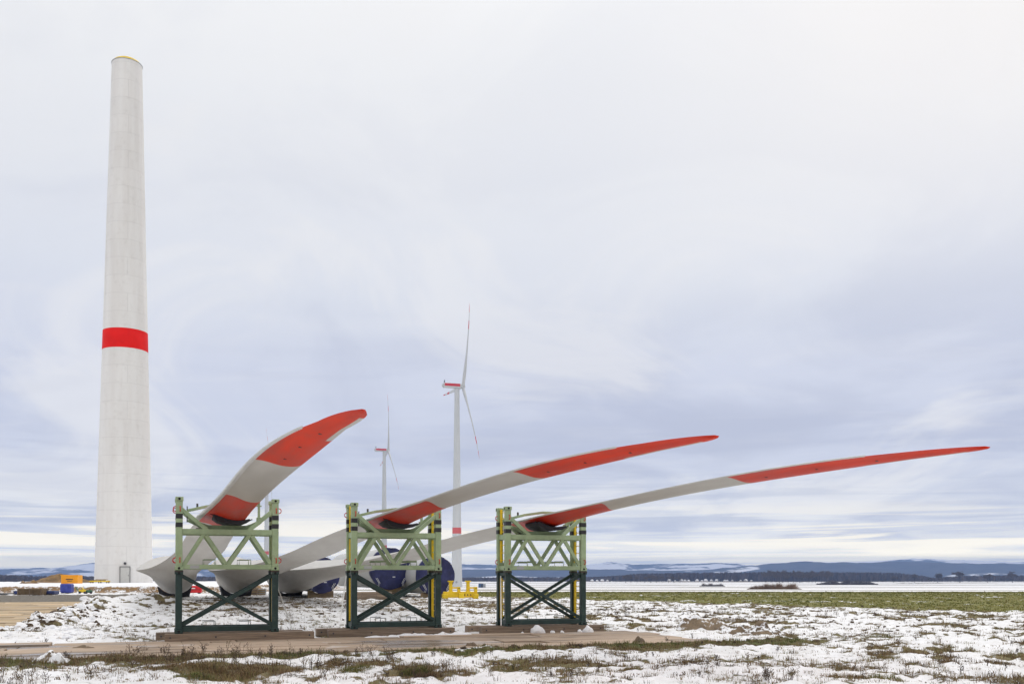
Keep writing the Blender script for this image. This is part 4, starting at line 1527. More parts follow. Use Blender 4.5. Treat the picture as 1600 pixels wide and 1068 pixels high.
def weed_mesh(seed, h):
    rnd = random.Random(seed)
    mb = MB()
    for s in range(rnd.randint(2, 4)):
        a = rnd.uniform(0, 6.28)
        l = rnd.uniform(.05, .35)
        top = Vector((math.cos(a) * l * h, math.sin(a) * l * h, h * rnd.uniform(.7, 1)))
        b0 = Vector((math.cos(a) * .03, math.sin(a) * .03, -.03))
        m_ = (b0 + top) / 2 + Vector((rnd.uniform(-.04, .04), rnd.uniform(-.04, .04), .03)) * h
        mb.tube([b0, m_, top], [.0035, .003, .002], 4)
        for k in range(rnd.randint(3, 7)):
            t = rnd.uniform(.35, 1)
            q = b0.lerp(top, t)
            a2 = rnd.uniform(0, 6.28)
            e = q + Vector((math.cos(a2), math.sin(a2), rnd.uniform(.4, 1.3))) * h * rnd.uniform(.10, .24)
            mb.tube([q, e], [.003, .0015], 3)
            if rnd.random() < .7:
                mb.bar(e, e + Vector((rnd.uniform(-.02, .02), rnd.uniform(-.02, .02), .025)), .008, .007, (0, 1, 0))
    return mb


WEEDM = [paint('dry_weed_stem', (0.075, 0.052, 0.038), .9, .3), paint('pale_weed_stem', (0.17, 0.12, 0.07), .9, .3)]
mb = MB()
rw = random.Random(99)
spots = []
for (px, py, n, sp, h) in ((8, 1066, 8, .3, .62), (30, 1068, 5, .4, .35), (150, 1025, 5, .4, .2), (215, 1021, 6, .4, .42), (200, 1026, 4, .3, .25), (262, 1022, 3, .15, .36),
                           (1212, 1066, 7, .18, .5), (1180, 1062, 3, .4, .25), (75, 1062, 8, .9, .25), (500, 1045, 10, .6, .4), (575, 1035, 12, .6, .45), (690, 1055, 10, .4, .45),
                           (1300, 960, 14, 1.4, .35), (1080, 960, 18, 2.0, .4), (990, 958, 16, 1.8, .42), (960, 962, 10, 1.0, .4), (455, 975, 6, .8, .5), (310, 1035, 16, .9, .45), (370, 1040, 16, .8, .5)):
    Yq = 1.975 * FPX / (py - 898)
    q = at(px, py, Yq)
    for _ in range(n):
        spots.append((q.x + rw.gauss(0, sp), q.y + rw.gauss(0, sp), h * rw.uniform(.45, .85)))
for _ in range(420):
    Yq = 17.5 * (60 / 17.5) ** rw.random()
    x = rw.uniform(-.57, .57) * Yq
    u, d = to_ud(x, Yq)
    if FT['u0'] < u < FT['u1'] and FT['d0'] - .1 < d < FT['d1'] + .2 or (u < ST['u1'] and d > ST['d0'] - 2):
        continue
    spots.append((x, Yq, rw.uniform(.06, .19)))
for k, (x, y, h) in enumerate(spots):
    w = weed_mesh(k, h)
    z = gz(x, y)
    mb._add([v + Vector((x, y, z)) for v in w.v], w.f, 0 if rw.random() < .65 else 1)
o = mb.build('dry_weeds', WEEDM)
tag(o, 'dry weed stalks standing in the snow and along the verge', 'weeds', kind='stuff')


# ------------------------------------------------------------------ tower sections under blue covers
def tower_section(px, py_top, py_bot, Y, label, length=22):
    t, bt = at(px, py_top, Y), at(px, py_bot, Y)
    r = (t.z - bt.z) / 2
    root = empty('tower_section', (t.x, Y, 0), TH)
    zc = (t.z + bt.z) / 2
    seg = 56
    rad = lambda s: r
    vs, fs = [], []
    for i in range(2):
        for k in range(seg):
            a = 2 * math.pi * k / seg
            vs.append((r * .985 * math.cos(a), i * length + .05, zc + r * .985 * math.sin(a)))
    fs = [(k, (k + 1) % seg, (k + 1) % seg + seg, k + seg) for k in range(seg)] + [tuple(range(seg, 2 * seg))]
    link_mesh('steel_tube', vs, fs, SECTIONW, root, True, sharp=40)
    # tarpaulin: a slack round sheet with folds, turned over the rim
    rnd = np.random.default_rng(int(px))
    ox = rnd.random() * 40
    vs, fs = [], []
    nr = 16
    for i in range(nr + 1):
        for k in range(seg):
            a = 2 * math.pi * k / seg
            q = i / nr * r
            x, z = q * math.cos(a), q * math.sin(a)
            fold = float(fbm(np.array([x * 1.5 + ox + z * .5]), np.array([z * 0.8 + ox]), 4, 501)[0]) - .5
            vs.append((x, -.06 - .28 * fold - .04 * (1 - (i / nr) ** 2), zc + z))
    for j, (rr, yy) in enumerate(((1.012, -.02), (1.016, .28), (1.004, .5))):
        for k in range(seg):
            a = 2 * math.pi * k / seg
            f = 1 + .012 * math.sin(a * 11 + j)
            vs.append((rr * f * r * math.cos(a), yy, zc + rr * f * r * math.sin(a)))
    for i in range(nr + 3):
        for k in range(seg):
            l = (k + 1) % seg
            fs.append((i * seg + k, i * seg + l, (i + 1) * seg + l, (i + 1) * seg + k))
    cv = link_mesh('end_cover', vs, fs, BLUETARP, root, True)
    st = MB()
    for s in (-1, 1):
        for o_ in (0, .16):
            st.tube([(s * (r * .95 - o_) * .78 + s * .0, -.26, zc - r * .45), (s * (r * .95 - o_) * .62, -.26, zc - r * .70), (s * (r * .95 - o_) * .70, -.22, zc - r * .86)], .018, 5)
    st.box(.15, .38, -.26, -.24, zc - .42 * r, zc - .38 * r)
    st.build('cover_strap', STRAP, cv)
    tag(root, label, 'tower section', 'steel tower sections with blue end covers')
    cm = MB()
    zb = zc - r
    if zb > .15:
        outl = [(-1.1, .0)] + [(-1.1, zb + .18)] + [(r * 1.02 * math.sin(a), zc - r * 1.02 * math.cos(a)) for a in np.linspace(-.55, .55, 9)] + [(1.1, zb + .18), (1.1, 0)]
    else:
        outl = [(-1.1, -.05), (-1.1, .25)] + [(r * 1.0 * math.sin(a), max(.03, zc - r * 1.015 * math.cos(a))) for a in np.linspace(-.55, .55, 9)] + [(1.1, .25), (1.1, -.05)]
    cm.prism(outl, .55, .95)
    c = cm.build('section_cradle', TIMBERL)
    c.location = (t.x, Y, 0)
    c.rotation_euler = (0, 0, TH)
    tag(c, 'pale timber cradle under the ' + label, 'cradle', 'timber cradles under the tower sections')
    return root


tower_section(503, 870, 926, 83, 'blue-covered tower section just left of the middle frame')
tower_section(610, 855.5, 920, 85, 'blue-covered tower section raised on planks behind the middle frame')
tower_section(681, 868.5, 929, 82, 'blue-covered tower section beside the yellow lifting rig')

# planks stacked under the raised section
p = at(540, 937, 76)
for k in range(2):
    for j in range(3):
        oo = timber_beam(Vector((p.x + j * .03, 76 + j * .05 - .3 * 0, 0)) + DD * (k * .5), 3.6, .45, .21, TH, None, z=.0 + .222 * j, mat=TIMBER)
        oo.name = 'plank'
        tag(oo, '%s plank in the %s row of the stack under the raised blue-covered tower section' % (('lowest', 'middle', 'top')[j], ('front', 'rear')[k]), 'plank', 'planks stacked behind the middle frame')


# ------------------------------------------------------------------ yellow lifting rig
def yellow_rig():
    p = at(719, 932.5, 80)
    root = empty('lifting_rig', (p.x, 80, 0), TH * .4)
    k = 80 / FPX
    w = 53 * k
    base = MB()
    base.box(-w / 2, w / 2, -.25, .25, .12, .62)
    base.box(-w / 2 - .05, -w / 2 + .35, -.75, .75, .05, .45)
    base.box(w / 2 - .35, w / 2 + .05, -.75, .75, .05, .45)
    base.box(-.15, .25, -.9, .3, .05, .52)
    base.build('base_beam', YELLOW, root, bevel=.03)
    for x, front in ((-w / 2 + .62, 0), (w / 2 - .75, .1)):
        m = MB()
        m.tube([(x, front, .55), (x, front, 1.42)], .155, 14).tube([(x, front, 1.42), (x, front, 1.53)], .25, 16)
        m.tube([(x, front, .55), (x, front, .66)], .22, 14)
        m.build('column', YELLOW, root, smooth=True, sharp=40)
    for x in (-.12, w / 2 - .12):
        m = MB()
        m.box(x - .12, x + .12, -.30, .30, .55, 1.02)
        m.box(x - .62, x - .12, -.08, .08, .86, 1.0)
        m.build('bracket', YELLOW, root, bevel=.015)
        MB().tube([(x, -.31, .9), (x, -.29, .9)], .05, 10).build('pin', DARKSTEEL, root)
    for x in (.35, .6, .85):
        MB().tube([(x, -.26, .35), (x, -.245, .35)], .06, 10).build('pin_hole', RUST, root)
    tag(root, 'yellow steel lifting rig with two capped columns beside the blue-covered tower section', 'lifting rig')


yellow_rig()


# ------------------------------------------------------------------ equipment on the left
def box_thing(name, px0, px1, pyt, pyb, Y, depth, mat, label, cat, rz=0.1, extra=None, z0=None, bevel=.03):
    a, c = at(px0, pyb, Y), at(px1, pyt, Y)
    w, h = c.x - a.x, c.z - a.z
    z = a.z if z0 is None else z0
    root = empty(name, ((a.x + c.x) / 2, Y, z), rz)
    MB().box(-w / 2, w / 2, -depth / 2, depth / 2, 0.06, h).build('body', mat, root, bevel=bevel)
    if extra:
        extra(root, w, h, depth)
    return tag(root, label, cat)


def orange_extra(root, w, h, d):
    m = MB()
    for x in np.linspace(-w / 2 + .12, w / 2 - .12, 12):
        m.box(x - .03, x + .03, -d / 2 - .025, -d / 2, .14, h - .08)
    m.build('side_rib', ORANGE, root)
    f = MB()
    f.box(-w / 2 - .03, w / 2 + .03, -d / 2 - .04, -d / 2 - .0, .0, .12).box(-w / 2 - .03, w / 2 + .03, -d / 2 - .04, -d / 2 + .1, h - .07, h + .03)
    f.build('frame', ORANGE, root)
    r = MB()
    r.box(-w * .2, w * .22, -d / 2 - .035, -d / 2 - .0255, h * .50, h * .60).box(-w * .12, w * .16, -d / 2 - .035, -d / 2 - .0255, h * .34, h * .40)
    r.build('faded_marking', RUST, root)


box_thing('site_container', 99.5, 125, 898, 912.5, 124, 1.6, ORANGE, 'orange site container standing on the snowy bank left of the tower', 'container', .05, orange_extra, z0=.80)


def blue_extra(root, w, h, d):
    m = MB()
    for x in (-w * .4, 0, w * .4):
        m.box(x - .05, x + .05, -d * .45, d * .45, -.02, .06)
    m.build('pallet', TIMBER, root)
    t = MB()
    t.bar((-w * .3, -d / 2 - .01, h * .3), (w * .25, -d / 2 - .012, h * .75), .03, .012, (0, 1, 0)).bar((-w * .2, -d / 2 - .01, h * .7), (w * .4, -d / 2 - .012, h * .5), .02, .012, (0, 1, 0))
    t.build('tarp_fold', BLUEBRIGHT, root)


box_thing('covered_pallet', 96.5, 113, 912, 927, 104, 1.2, BLUEBRIGHT, 'bright blue tarpaulin-covered pallet below the orange container', 'covered pallet', .15, blue_extra, z0=.03, bevel=.12)


def brown_extra(root, w, h, d):
    m = MB()
    for k in range(5):
        z = .10 + k * (h - .12) / 5
        m.box(-w / 2 - .02, w / 2 + .02, -d / 2 - .02, -d / 2, z, z + (h - .12) / 5 - .03)
    m.build('board', BROWNBOX, root)
    m = MB()
    for x in (-w / 2 + .06, 0, w / 2 - .06):
        m.box(x - .05, x + .05, -d / 2 - .05, -d / 2 - .02, 0, h)
    m.build('batten', TIMBER, root)


box_thing('board_stack', 33, 70, 920, 930.5, 95, 1.5, BROWNBOX, 'long brown boarded crate left of the blue-covered pallet', 'crate', .05, brown_extra, z0=.0)
box_thing('covered_pallet', 71, 89, 923, 930, 96, 1.2, DKBLUE, 'low dark blue covered pallet between the brown crate and the bright blue one', 'covered pallet', .05, blue_extra, z0=.0, bevel=.08)
box_thing('covered_pallet', 24, 32, 923.5, 930, 97, 1.0, DKBLUE, 'small dark blue covered pallet at the left end of the brown crate', 'covered pallet', .05, blue_extra, z0=.0, bevel=.08)
p = at(-6, 929, 95)
timber_beam(Vector((p.x, 95, 0)), 1.75, .3, .22, .02, 'dark timber beam lying on the gravel at the left edge', group=None, mat=DARKSTEEL)


def red_extra(root, w, h, d):
    m = MB()
    m.box(-w / 2 + .1, w / 2 - .1, -d / 2 - .02, -d / 2, h * .45, h * .5)
    m.build('lid_seam', DARKSTEEL, root)
    MB().box(-w * .15, w * .15, -d / 2 - .025, -d / 2 - .0, h * .6, h * .72).build('label_plate', STRAP, root)
    m = MB()
    for x in (-w * .35, w * .35):
        m.box(x - .12, x + .12, -d * .45, d * .45, -.03, .06)
    m.build('skid', DARKSTEEL, root)


box_thing('fuel_tank', 288.5, 315, 913.5, 925.5, 100, 1.0, REDP, 'red tank on skids behind the left frame', 'tank', .2, red_extra, z0=.10, bevel=.10)


def crate_extra(root, w, h, d):
    m = MB()
    for z in (.12, h * .5, h - .12):
        m.box(-w / 2 - .02, w / 2 + .02, -d / 2 - .025, -d / 2, z - .06, z + .06)
    m.build('batten', TIMBERL, root)


box_thing('wooden_crate', 388, 402.5, 915, 927.5, 93, .9, TIMBER, 'brown wooden crate between the blade roots behind the left frame', 'crate', .1, crate_extra, z0=.0)
box_thing('wooden_crate', 404, 415, 917, 927.5, 94, .8, STEEL, 'pale grey crate next to the brown one behind the left frame', 'crate', .1, crate_extra, z0=.0)


def machine(px, py, Y, label, seed, sc=1.0):
    p = at(px, py, Y)
    rnd = random.Random(seed)
    root = empty('hand_machine', (p.x, Y, 0.02), .3)
    MB().box(-.35 * sc, .35 * sc, -.25, .25, .12, .42 * sc).build('engine', YELLOW if seed % 2 else LEAFGREEN, root, bevel=.04)
    m = MB()
    m.tube([(-.3 * sc, -.25, .14), (-.75 * sc, -.25, .75 * sc)], .025, 6).tube([(-.3 * sc, .25, .14), (-.75 * sc, .25, .75 * sc)], .025, 6).tube([(-.75 * sc, -.25, .75 * sc), (-.75 * sc, .25, .75 * sc)], .025, 6)
    m.build('handlebar', LEAFGREEN if seed % 2 else YELLOW, root)
    for x in (-.25, .25):
        MB().tube([(x * sc, -.30, .12), (x * sc, -.26, .12)], .13, 14).build('wheel', BLACK, root)
    MB().tube([(.1 * sc, 0, .42 * sc), (.1 * sc, 0, .58 * sc)], .05, 8).build('exhaust', DARKSTEEL, root)
    tag(root, label, 'machine', 'small machines below the tower')


machine(129, 927, 103, 'yellow hand machine beside the bright blue covered pallet', 1)
machine(139, 927, 102, 'green hand machine right of the yellow one below the tower', 2, .9)


def yellow_rack(px, py, Y, z, label, w=2.4):
    p = at(px, py, Y)
    root = empty('pallet_rack', (p.x, Y, z), .1)
    m = MB()
    for y in (-.5, .5):
        m.box(-w / 2, w / 2, y - .05, y + .05, .22, .34)
    for x in np.linspace(-w / 2 + .1, w / 2 - .1, 5):
        m.box(x - .06, x + .06, -.5, .5, .345, .40)
    m.build('deck', YELLOW, root)
    f = MB()
    for x in (-w / 2 + .15, 0, w / 2 - .15):
        for y in (-.45, .45):
            f.box(x - .07, x + .07, y - .07, y + .07, 0, .22)
    f.build('foot', TIMBER, root)
    l = MB()
    l.box(-w * .35, w * .3, -.3, .3, .405, .50).box(-w * .2, w * .4, -.25, .2, .505, .58)
    l.build('board', TIMBERL, root)
    tag(root, label, 'rack', 'yellow racks left of the tower')


yellow_rack(156, 911, 131, .86, 'low yellow rack with boards at the foot of the tower')
yellow_rack(12, 921, 112, .25, 'yellow rack with boards at the left edge of the site', 1.6)


# ------------------------------------------------------------------ distant turbines
ROT_AX = Vector((.954, .30, 0)).normalized()
ROT_H = Vector((.30, -.954, 0)).normalized()


def turbine(px_tower, py_hub, Y, az0, label):
    hub = at(px_tower, py_hub, Y)
    zg = float(profile(Y)) - .5
    root = empty('wind_turbine', (hub.x, Y, zg), 0)
    Ht = hub.z - zg - 2.0
    seg = 28

    def shell(z0, z1, mat, name, out=0.0, n=8):
        vs, fs = [], []
        for i in range(n + 1):
            z = z0 + (z1 - z0) * i / n
            q = z / Ht
            r = 4.6 + (2.05 - 4.6) * min(1, q * 1.02) ** .8 + out
            for k in range(seg):
                a = 2 * math.pi * k / seg
                vs.append((r * math.cos(a), r * math.sin(a), z))
        for i in range(n):
            for k in range(seg):
                l = (k + 1) % seg
                fs.append((i * seg + k, i * seg + l, (i + 1) * seg + l, (i + 1) * seg + k))
        return link_mesh(name, vs, fs, mat, root, True)
    shell(0, Ht, TURBW, 'tower', n=20)
    shell(Ht * .272, Ht * .302, TURBBAND, 'tower_band', .06, 2)
    MB().tube([(0, -4.62, 5), (0, -4.5, 5)], .9, 12).build('hatch', STEEL, root)
    # nacelle along the rotor axis
    def nb(x0, x1, w, z0, z1):
        vs = []
        for x in (x0, x1):
            for s, z in ((-w, z0), (w, z0), (w, z1), (-w, z1)):
                q = ROT_AX * x + ROT_H * s
                vs.append((q.x, q.y, Ht + z))
        return vs, [(0, 3, 2, 1), (4, 5, 6, 7), (0, 1, 5, 4), (1, 2, 6, 5), (2, 3, 7, 6), (3, 0, 4, 7)]
    m = MB()
    m._add(*nb(-11.5, 3.0, 2.0, 0.2, 4.0))
    m._add(*nb(-12.5, -11.4, 1.5, 0.8, 3.4))
    nac = m.build('nacelle', TURBW, root, bevel=.3)
    m = MB()
    m._add(*nb(-10.8, 2.2, 2.06, 1.5, 3.7))
    m.build('nacelle_band', TURBR, nac)
    m = MB()
    q = ROT_AX * -10.6
    for s in (-1, 1):
        e = q + ROT_H * s
        m.tube([(e.x, e.y, Ht + 3.9), (e.x, e.y, Ht + 6.6)], .16, 6)
    a_, b2 = q + ROT_H * -1.6, q + ROT_H * 1.6
    m.tube([(a_.x, a_.y, Ht + 5.2), (b2.x, b2.y, Ht + 5.2)], .3, 6)
    m.build('weather_mast', DARKSTEEL, nac)
    hc = ROT_AX * 5.0
    hz = Ht + 2.1
    m = MB()
    m.tube([tuple(Vector((0, 0, hz)) + ROT_AX * 2.9), tuple(Vector((0, 0, hz)) + ROT_AX * 4.2), tuple(Vector((0, 0, hz)) + ROT_AX * 6.2), tuple(Vector((0, 0, hz)) + ROT_AX * 7.2)], [1.7, 2.0, 1.7, .5], 16)
    m.build('hub', TURBW, root, smooth=True)
    for k in range(3):
        az = az0 + k * R(120)
        up_ = Vector((0, 0, math.cos(R(5)))) - ROT_AX * math.sin(R(5))
        dirb = up_ * math.cos(az) + ROT_H * math.sin(az)
        cr = up_ * -math.sin(az) + ROT_H * math.cos(az)
        vs, fs, mi = [], [], []
        st = [0, .03, .12, .2, .3, .4, .5, .6, .70, .7001, .80, .8001, .90, .9001, .96, 1.0]
        for q in st:
            chord = np.interp(q, [0, .03, .12, .2, .35, .6, .85, .96, 1], [2.8, 2.8, 3.9, 4.6, 3.5, 2.4, 1.5, .9, .2])
            thick = np.interp(q, [0, .03, .12, .2, .35, .6, 1], [2.6, 2.6, 2.2, 1.5, .9, .5, .08])
            c = Vector((0, 0, hz)) + hc + dirb * (1.5 + 68.5 * q) + ROT_AX * (2.6 * q - 2.4 * q ** 3)
            tw = R(14) * (1 - q) ** 2
            for j in range(10):
                a = 2 * math.pi * j / 10
                vs.append(c + (cr * math.cos(tw) + ROT_AX * math.sin(tw)) * (chord / 2 * math.cos(a) + chord * .15) + (ROT_AX * math.cos(tw) - cr * math.sin(tw)) * (thick / 2 * math.sin(a)))
        for i in range(len(st) - 1):
            for j in range(10):
                l = (j + 1) % 10
                fs.append((i * 10 + j, i * 10 + l, (i + 1) * 10 + l, (i + 1) * 10 + j))
                mi.append(1 if st[i] in (.7001, .9001, .96) else 0)
        fs.append(tuple((len(st) - 1) * 10 + j for j in range(10)))
        mi.append(1)
        o = link_mesh('blade', vs, fs, [TURBW, TURBR], root, True)
        o.data.polygons.foreach_set('material_index', mi)
    tag(root, label, 'wind turbine', 'finished wind turbines in the distance')


turbine(714, 603, 790, R(34), 'nearest finished white wind turbine, rising behind the middle frame')
turbine(600.5, 703, 1200, R(20), 'white wind turbine left of the nearest one, half its size')
turbine(417, 738, 1365, R(-16), 'faint white wind turbine mostly hidden behind the leftmost blade')


# ------------------------------------------------------------------ far land: hut, village, trees, wood, hills
def site_hut():
    p = at(753, 918, 560)
    zg = float(profile(560))
    root = empty('site_hut', (p.x, 560, zg), .1)
    MB().box(-2.0, .6, -1.2, 1.2, .1, 2.5).build('cabin', HUTBLUE, root, bevel=.05)
    MB().box(.7, 2.1, -1.2, 1.2, .1, 2.3).build('annexe', STEEL, root, bevel=.05)
    MB().box(-2.1, .7, -1.3, 1.3, 2.5, 2.62).build('roof', ROOFSNOW, root)
    MB().box(-.5, .2, -1.22, -1.19, .15, 2.1).build('door', DARKSTEEL, root)
    tag(root, 'small blue site hut far off right of the yellow lifting rig', 'hut')


site_hut()


def tree_meshes(seed, h=1.0):
    rnd = random.Random(seed)
    tr, cr = MB(), MB()

    def grow(p, d, l, r, lev):
        q = p + d * l
        m = p.lerp(q, .5) + Vector((rnd.uniform(-1, 1), rnd.uniform(-1, 1), 0)) * l * .06
        (tr if lev < 2 else cr).tube([p, m, q], [r, r * .8, r * .6], 5 if lev < 2 else 3, cap=False)
        if lev >= 3:
            for _ in range(3):
                e = q + Vector((rnd.gauss(0, 1), rnd.gauss(0, 1), rnd.gauss(.3, .8))) * .055
                cr.bar(q, e, .020, .012, (0, 1, 0))
        if lev == 4:
            return
        for k in range(4 if lev == 0 else rnd.randint(3, 4)):
            a = rnd.uniform(0, 6.28)
            t = Vector((math.cos(a), math.sin(a), rnd.uniform(.3, .95))).normalized()
            nd = (d * rnd.uniform(.35, .9) + t * rnd.uniform(.6, 1.0)).normalized()
            grow(p.lerp(q, rnd.uniform(.55, 1.0) if lev else rnd.uniform(.75, 1)), nd, l * rnd.uniform(.55, .80), r * .55, lev + 1)
    ends = []
    grow(Vector((0, 0, -.02)), Vector((rnd.uniform(-.05, .05), rnd.uniform(-.05, .05), 1)).normalized(), .33, .022, 0)
    return tr, cr


TREES = []
for s in range(4):
    tr, cr = tree_meshes(s + 3)
    t = tr.build('trunk', BARK)
    c = cr.build('crown', TWIG)
    TREES.append((t.data, c.data, max(v.z for v in cr.v)))
    bpy.data.objects.remove(t)
    bpy.data.objects.remove(c)


def bare_tree(px, py_base, hpx, Y, label, group, k, wide=1.0):
    p = at(px, py_base, Y)
    zg = float(profile(Y))
    root = empty('bare_tree', (p.x, Y, zg), random.uniform(0, 6))
    td, cd, top = TREES[k % 4]
    hm = hpx * Y / FPX / top
    for nm, me in (('trunk', td), ('crown', cd)):
        o = bpy.data.objects.new(nm, me)
        COL.objects.link(o)
        o.parent = root
    root.scale = (hm * wide, hm * wide, hm)
    return tag(root, label, 'bare tree', group)


G1 = 'bare roadside trees at right'
LB = ['leftmost of the single bare trees along the far road at right', 'second single bare tree along the far road, right of the leftmost', 'bare tree in the middle of the far road, left of the tallest pair',
      'broad bare tree along the far road, third from the right edge', 'rounded bare tree along the far road, second from the right edge', 'bare tree nearest the right edge on the far road']
for k, (px, hp) in enumerate(((1396, 11), (1429, 14), (1465, 15), (1500, 18), (1543, 14), (1582, 18))):
    bare_tree(px, 909, hp, 1750, LB[k], G1, k, 1.25)
for k in range(10):
    bare_tree(978 + k * 9.3 + random.uniform(-2, 2), 909, random.uniform(10, 15), 1650, 'one of the small bare trees in the row right of the right frame', 'row of small bare trees right of the frames', k, 1.2)
for k in range(30):
    bare_tree(random.uniform(1196, 1300), 909, random.uniform(15, 20), random.uniform(1650, 1850), 'one of the tall bare trees in the grove behind the long hedge', 'grove of tall bare trees behind the hedge', k, .75)


def hedge(px0, px1, hpx, Y, label, n, name='hedge', mat=None):
    a, c = at(px0, 910, Y), at(px1, 910, Y)
    zg = float(profile(Y))
    root_x = (a.x + c.x) / 2
    w, h = (c.x - a.x), hpx * Y / FPX
    rnd = np.random.default_rng(int(px0))
    t = rnd.random(n)
    x = (t - .5) * w
    env = np.clip(.15 + 1.35 * fbm(t * 13 + px0, t * 0 + 2.0, 4, 601, .65), .25, 1.15) * np.clip(np.minimum(t, 1 - t) * 7, .3, 1)
    b = np.stack([x, rnd.normal(0, h * .25, n), np.zeros(n) - .1], -1)
    ln = h * env * rnd.uniform(.5, 1.0, n)
    tip = b + np.stack([rnd.normal(0, .22, n) * ln, rnd.normal(0, .22, n) * ln, ln], -1)
    wd = h * .010 * rnd.uniform(.6, 1.5, n)
    sd = np.stack([wd, wd * .5, wd * 0], -1)
    md = (b + tip) / 2
    br1 = md + np.stack([rnd.normal(0, .25, n) * ln, rnd.normal(0, .25, n) * ln, ln * .3], -1)
    V = np.stack([b - sd * 1.5, b + sd * 1.5, tip, md - sd, md + sd, br1], 1).reshape(-1, 3)
    k = np.arange(n)[:, None] * 6
    F = np.concatenate([k + np.array([[0, 1, 2]]), k + np.array([[3, 4, 5]])], 0)
    o = link_mesh(name, V, F, mat or BUSHB, None)
    o.location = (root_x, Y, zg)
    return tag(o, label, 'hedge')


hedge(1168, 1252, 13, 240, 'nearest brown bare hedge at the far edge of the green field', 1500)
hedge(1276, 1371, 9, 1300, 'long dark hedge in the snowy fields in front of the grove', 2600, mat=TWIG)
hedge(1093, 1133, 6.5, 1000, 'short dark hedge left of the nearest brown one', 1200, mat=TWIG)
hedge(1395, 1480, 2.5, 1500, 'low thin hedge at the foot of the roadside trees', 900, mat=TWIG)


def far_wood(name, pts, Y0, Y1, n, seed, label, hm=(14, 26)):
    """a bare wood seen as one dark strip; pts = (px, height in px) along its length"""
    rnd = np.random.default_rng(seed)
    xs = np.array([p[0] for p in pts], float)
    hs = np.array([p[1] for p in pts], float)
    px = rnd.uniform(xs[0], xs[-1], n)
    Y = rnd.uniform(Y0, Y1, n)
    X = (px - 800) / FPX * Y
    h = np.interp(px, xs, hs) * Y / FPX * rnd.uniform(.62, 1.05, n)
    zg = profile(Y) - 1
    w = rnd.uniform(2.5, 6, n)
    a = rnd.uniform(0, np.pi, n)
    c, s = np.cos(a) * w, np.sin(a) * w
    P = lambda dx, dy, z: np.stack([X + dx, Y + dy, zg + z], -1)
    V = np.stack([P(c * .1, s * .1, 0 * h), P(c, s, h * .6), P(c * .4, s * .4, h * .92), P(0 * c, 0 * s, h), P(-c * .5, -s * .5, h * .9), P(-c, -s, h * .55), P(-c * .1, -s * .1, 0 * h)], 1).reshape(-1, 3)
    k = np.arange(n)[:, None] * 7
    F = (k + np.arange(7)[None]).tolist()
    o = link_mesh(name, V, F, WOODFAR, None, False, {'tone': np.repeat(rnd.random(n), 7)})
    return tag(o, label, 'wood', kind='stuff')


far_wood('far_wood', [(905, 7), (960, 9), (1000, 13), (1080, 14), (1190, 15), (1300, 15), (1400, 14), (1440, 10), (1455, 6)], 2150, 2600, 5200, 701, 'dark bare wood stretching along the foot of the right hills')
far_wood('far_wood', [(700, 6), (760, 7), (850, 7), (910, 8)], 2150, 2500, 1500, 702, 'low strip of woodland seen through the right frame')
far_wood('far_wood', [(1440, 5), (1500, 9), (1560, 10), (1640, 9)], 2150, 2600, 1400, 703, 'thin woodland under the hills at the right edge')
far_wood('far_wood', [(-40, 14), (20, 12), (70, 10), (150, 10), (350, 9)], 1500, 2200, 2600, 704, 'dark woodland behind the soil heaps at left')


def house_mesh():
    m = MB()
    m.box(-5, 5, -4, 4, -1, 4.5, 0)
    m.prism([(-5.4, 4.45), (5.4, 4.45), (0, 9.2)], -4.4, 4.4, 1)
    o = m.build('house', [HOUSEW, ROOFSNOW])
    return o


h0 = house_mesh()
HG = 'village houses below the far wood'
rh = random.Random(5)
for k in range(20):
    o = h0 if k == 0 else h0.copy()
    if k:
        COL.objects.link(o)
    px = 1045 + k * 8.5 + rh.uniform(-3, 3) if k < 16 else 925 + (k - 16) * 8
    Y = rh.uniform(2020, 2120)
    p = at(px, 905, Y)
    o.location = (p.x, Y, float(profile(Y)))
    s = rh.uniform(.42, .68)
    o.scale = (s, s, s)
    o.rotation_euler = (0, 0, rh.uniform(-.9, .9))
    tag(o, 'one of the small snowy-roofed houses below the dark wood' if k < 16 else 'one of the small snowy-roofed houses just right of the right frame', 'house', HG if k < 16 else 'village houses right of the frames')
# a long barn with a snowy roof
b_ = h0.copy()
COL.objects.link(b_)
b_.name = 'barn'
p = at(828, 904, 2600)
b_.location = (p.x, 2600, float(profile(2600)))
b_.scale = (2.4, 1.5, 1.0)
tag(b_, 'long snow-roofed barn seen between the braces of the right frame', 'barn')


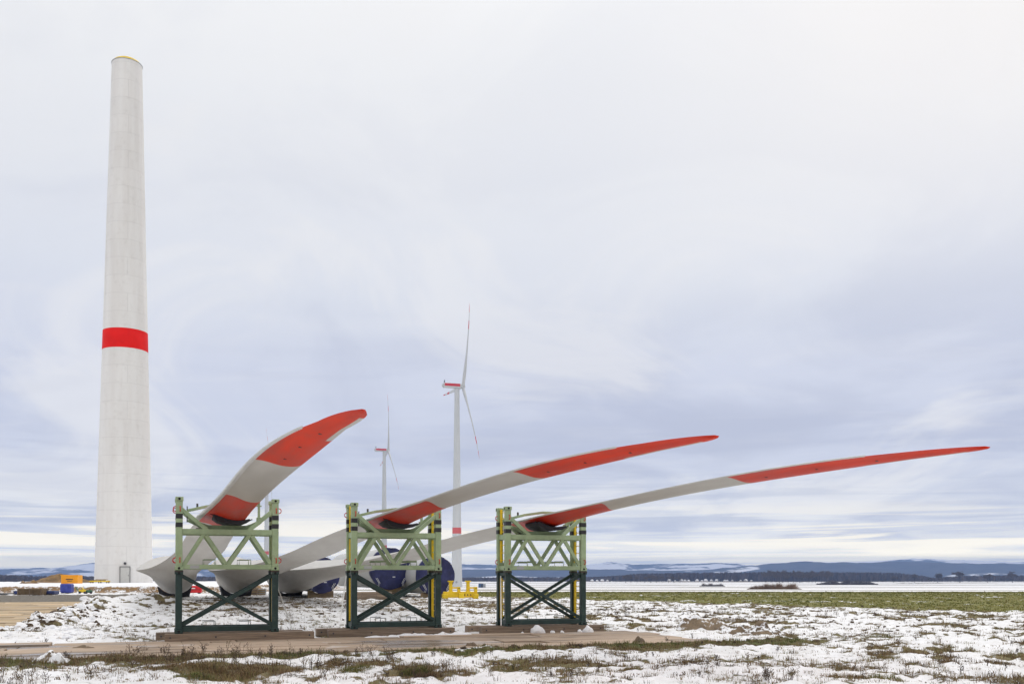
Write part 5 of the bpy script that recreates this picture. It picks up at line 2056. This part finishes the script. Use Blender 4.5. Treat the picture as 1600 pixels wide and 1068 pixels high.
def hills(name, sky, Y, depth, seed, cover, base=-40):
    """a ridge whose skyline passes through the given points; it slopes down towards and away from us"""
    xs = np.array([s[0] for s in sky], float)
    zs = np.array([at(s[0], s[1], Y).z for s in sky])
    nx, ny = 700, 46
    px = np.linspace(xs[0], xs[-1], nx)
    t = np.linspace(-1, 1, ny)
    PX, T = np.meshgrid(px, t)
    Yg = Y + T * depth
    X = (PX - 800) / FPX * Y + 0 * T
    crest = np.interp(PX, xs, zs)
    crest = crest + (fbm(PX * .06, PX * 0 + seed, 4, seed) - .5) * 14 * Y / 9000
    prof = np.where(T < 0, (1 - np.abs(T) ** 1.25) * (1 - .25 * np.sin(np.abs(T) * np.pi)), 1 - np.abs(T))
    spur = (fbm(X / 420, Yg / 420, 4, seed + 9) - .5) * 120 * (Y / 9000) * np.clip(1 - np.abs(T) * .6, 0, 1) * (np.abs(T) > .02) * np.clip(np.abs(T) * 4, 0, 1)
    Z = base + (crest - base) * prof + spur * (T < 0)
    Z = np.where(T > -1, Z, base - 20)
    V = np.stack([X, Yg, Z], -1).reshape(-1, 3)
    i = np.arange(nx * ny).reshape(ny, nx)
    F = np.stack([i[:-1, :-1], i[:-1, 1:], i[1:, 1:], i[1:, :-1]], -1).reshape(-1, 4)
    cv = cover(PX, T, Z) if callable(cover) else np.full(X.shape, cover)
    o = link_mesh(name, V, F, HILL, None, True, {'snow': cv.ravel()})
    return tag(o, kind='structure')


near_sky = [(640, 893), (700, 889), (760, 888), (830, 889), (905, 888.5), (960, 889), (1000, 890), (1050, 890.5), (1100, 889), (1150, 884.5), (1200, 880), (1240, 876.5), (1260, 875.5), (1290, 878), (1320, 876.5), (1340, 878),
            (1400, 875.5), (1430, 876.5), (1470, 878.5), (1550, 879), (1640, 879.5), (1800, 884)]
hills('hills', near_sky, 6800, 1600, 811, lambda P, T, Z: .16 + .42 * np.exp(-((T + .72) / .10) ** 2))
far_sky = [(-250, 902), (-80, 897), (0, 893), (30, 889.5), (62, 886), (80, 887.5), (110, 882.5), (147, 878.5), (190, 877), (240, 882), (300, 886), (360, 884), (450, 887), (560, 886), (640, 884), (720, 880), (770, 881.5), (830, 883), (880, 885), (920, 881),
           (950, 877), (962, 878), (990, 881.5), (1020, 880.5), (1050, 880.5), (1090, 879), (1110, 878.5), (1150, 879), (1165, 881.5), (1230, 884), (1320, 879), (1360, 877), (1400, 874.2), (1425, 871.3), (1455, 871.5), (1485, 873.5), (1560, 875.5), (1640, 878), (1800, 884)]
hills('far_hills', far_sky, 9300, 1600, 821, lambda P, T, Z: np.where(P < 400, .37, .58))

# ------------------------------------------------------------------ haze
def build_haze():
    m = bpy.data.materials.new('haze_air')
    m.use_nodes = True
    nt = m.node_tree
    nt.nodes.clear()
    out = nt.nodes.new('ShaderNodeOutputMaterial')
    v = nt.nodes.new('ShaderNodeVolumePrincipled')
    v.inputs['Color'].default_value = (0.38, 0.56, 1.0, 1)
    v.inputs['Density'].default_value = HAZE
    v.inputs['Anisotropy'].default_value = 0.0
    nt.links.new(v.outputs[0], out.inputs['Volume'])
    o = MB().box(-15000, 15000, -700, 14000, -75, 252).build('haze', m)
    o.display_type = 'WIRE'
    tag(o, kind='stuff')


build_haze()
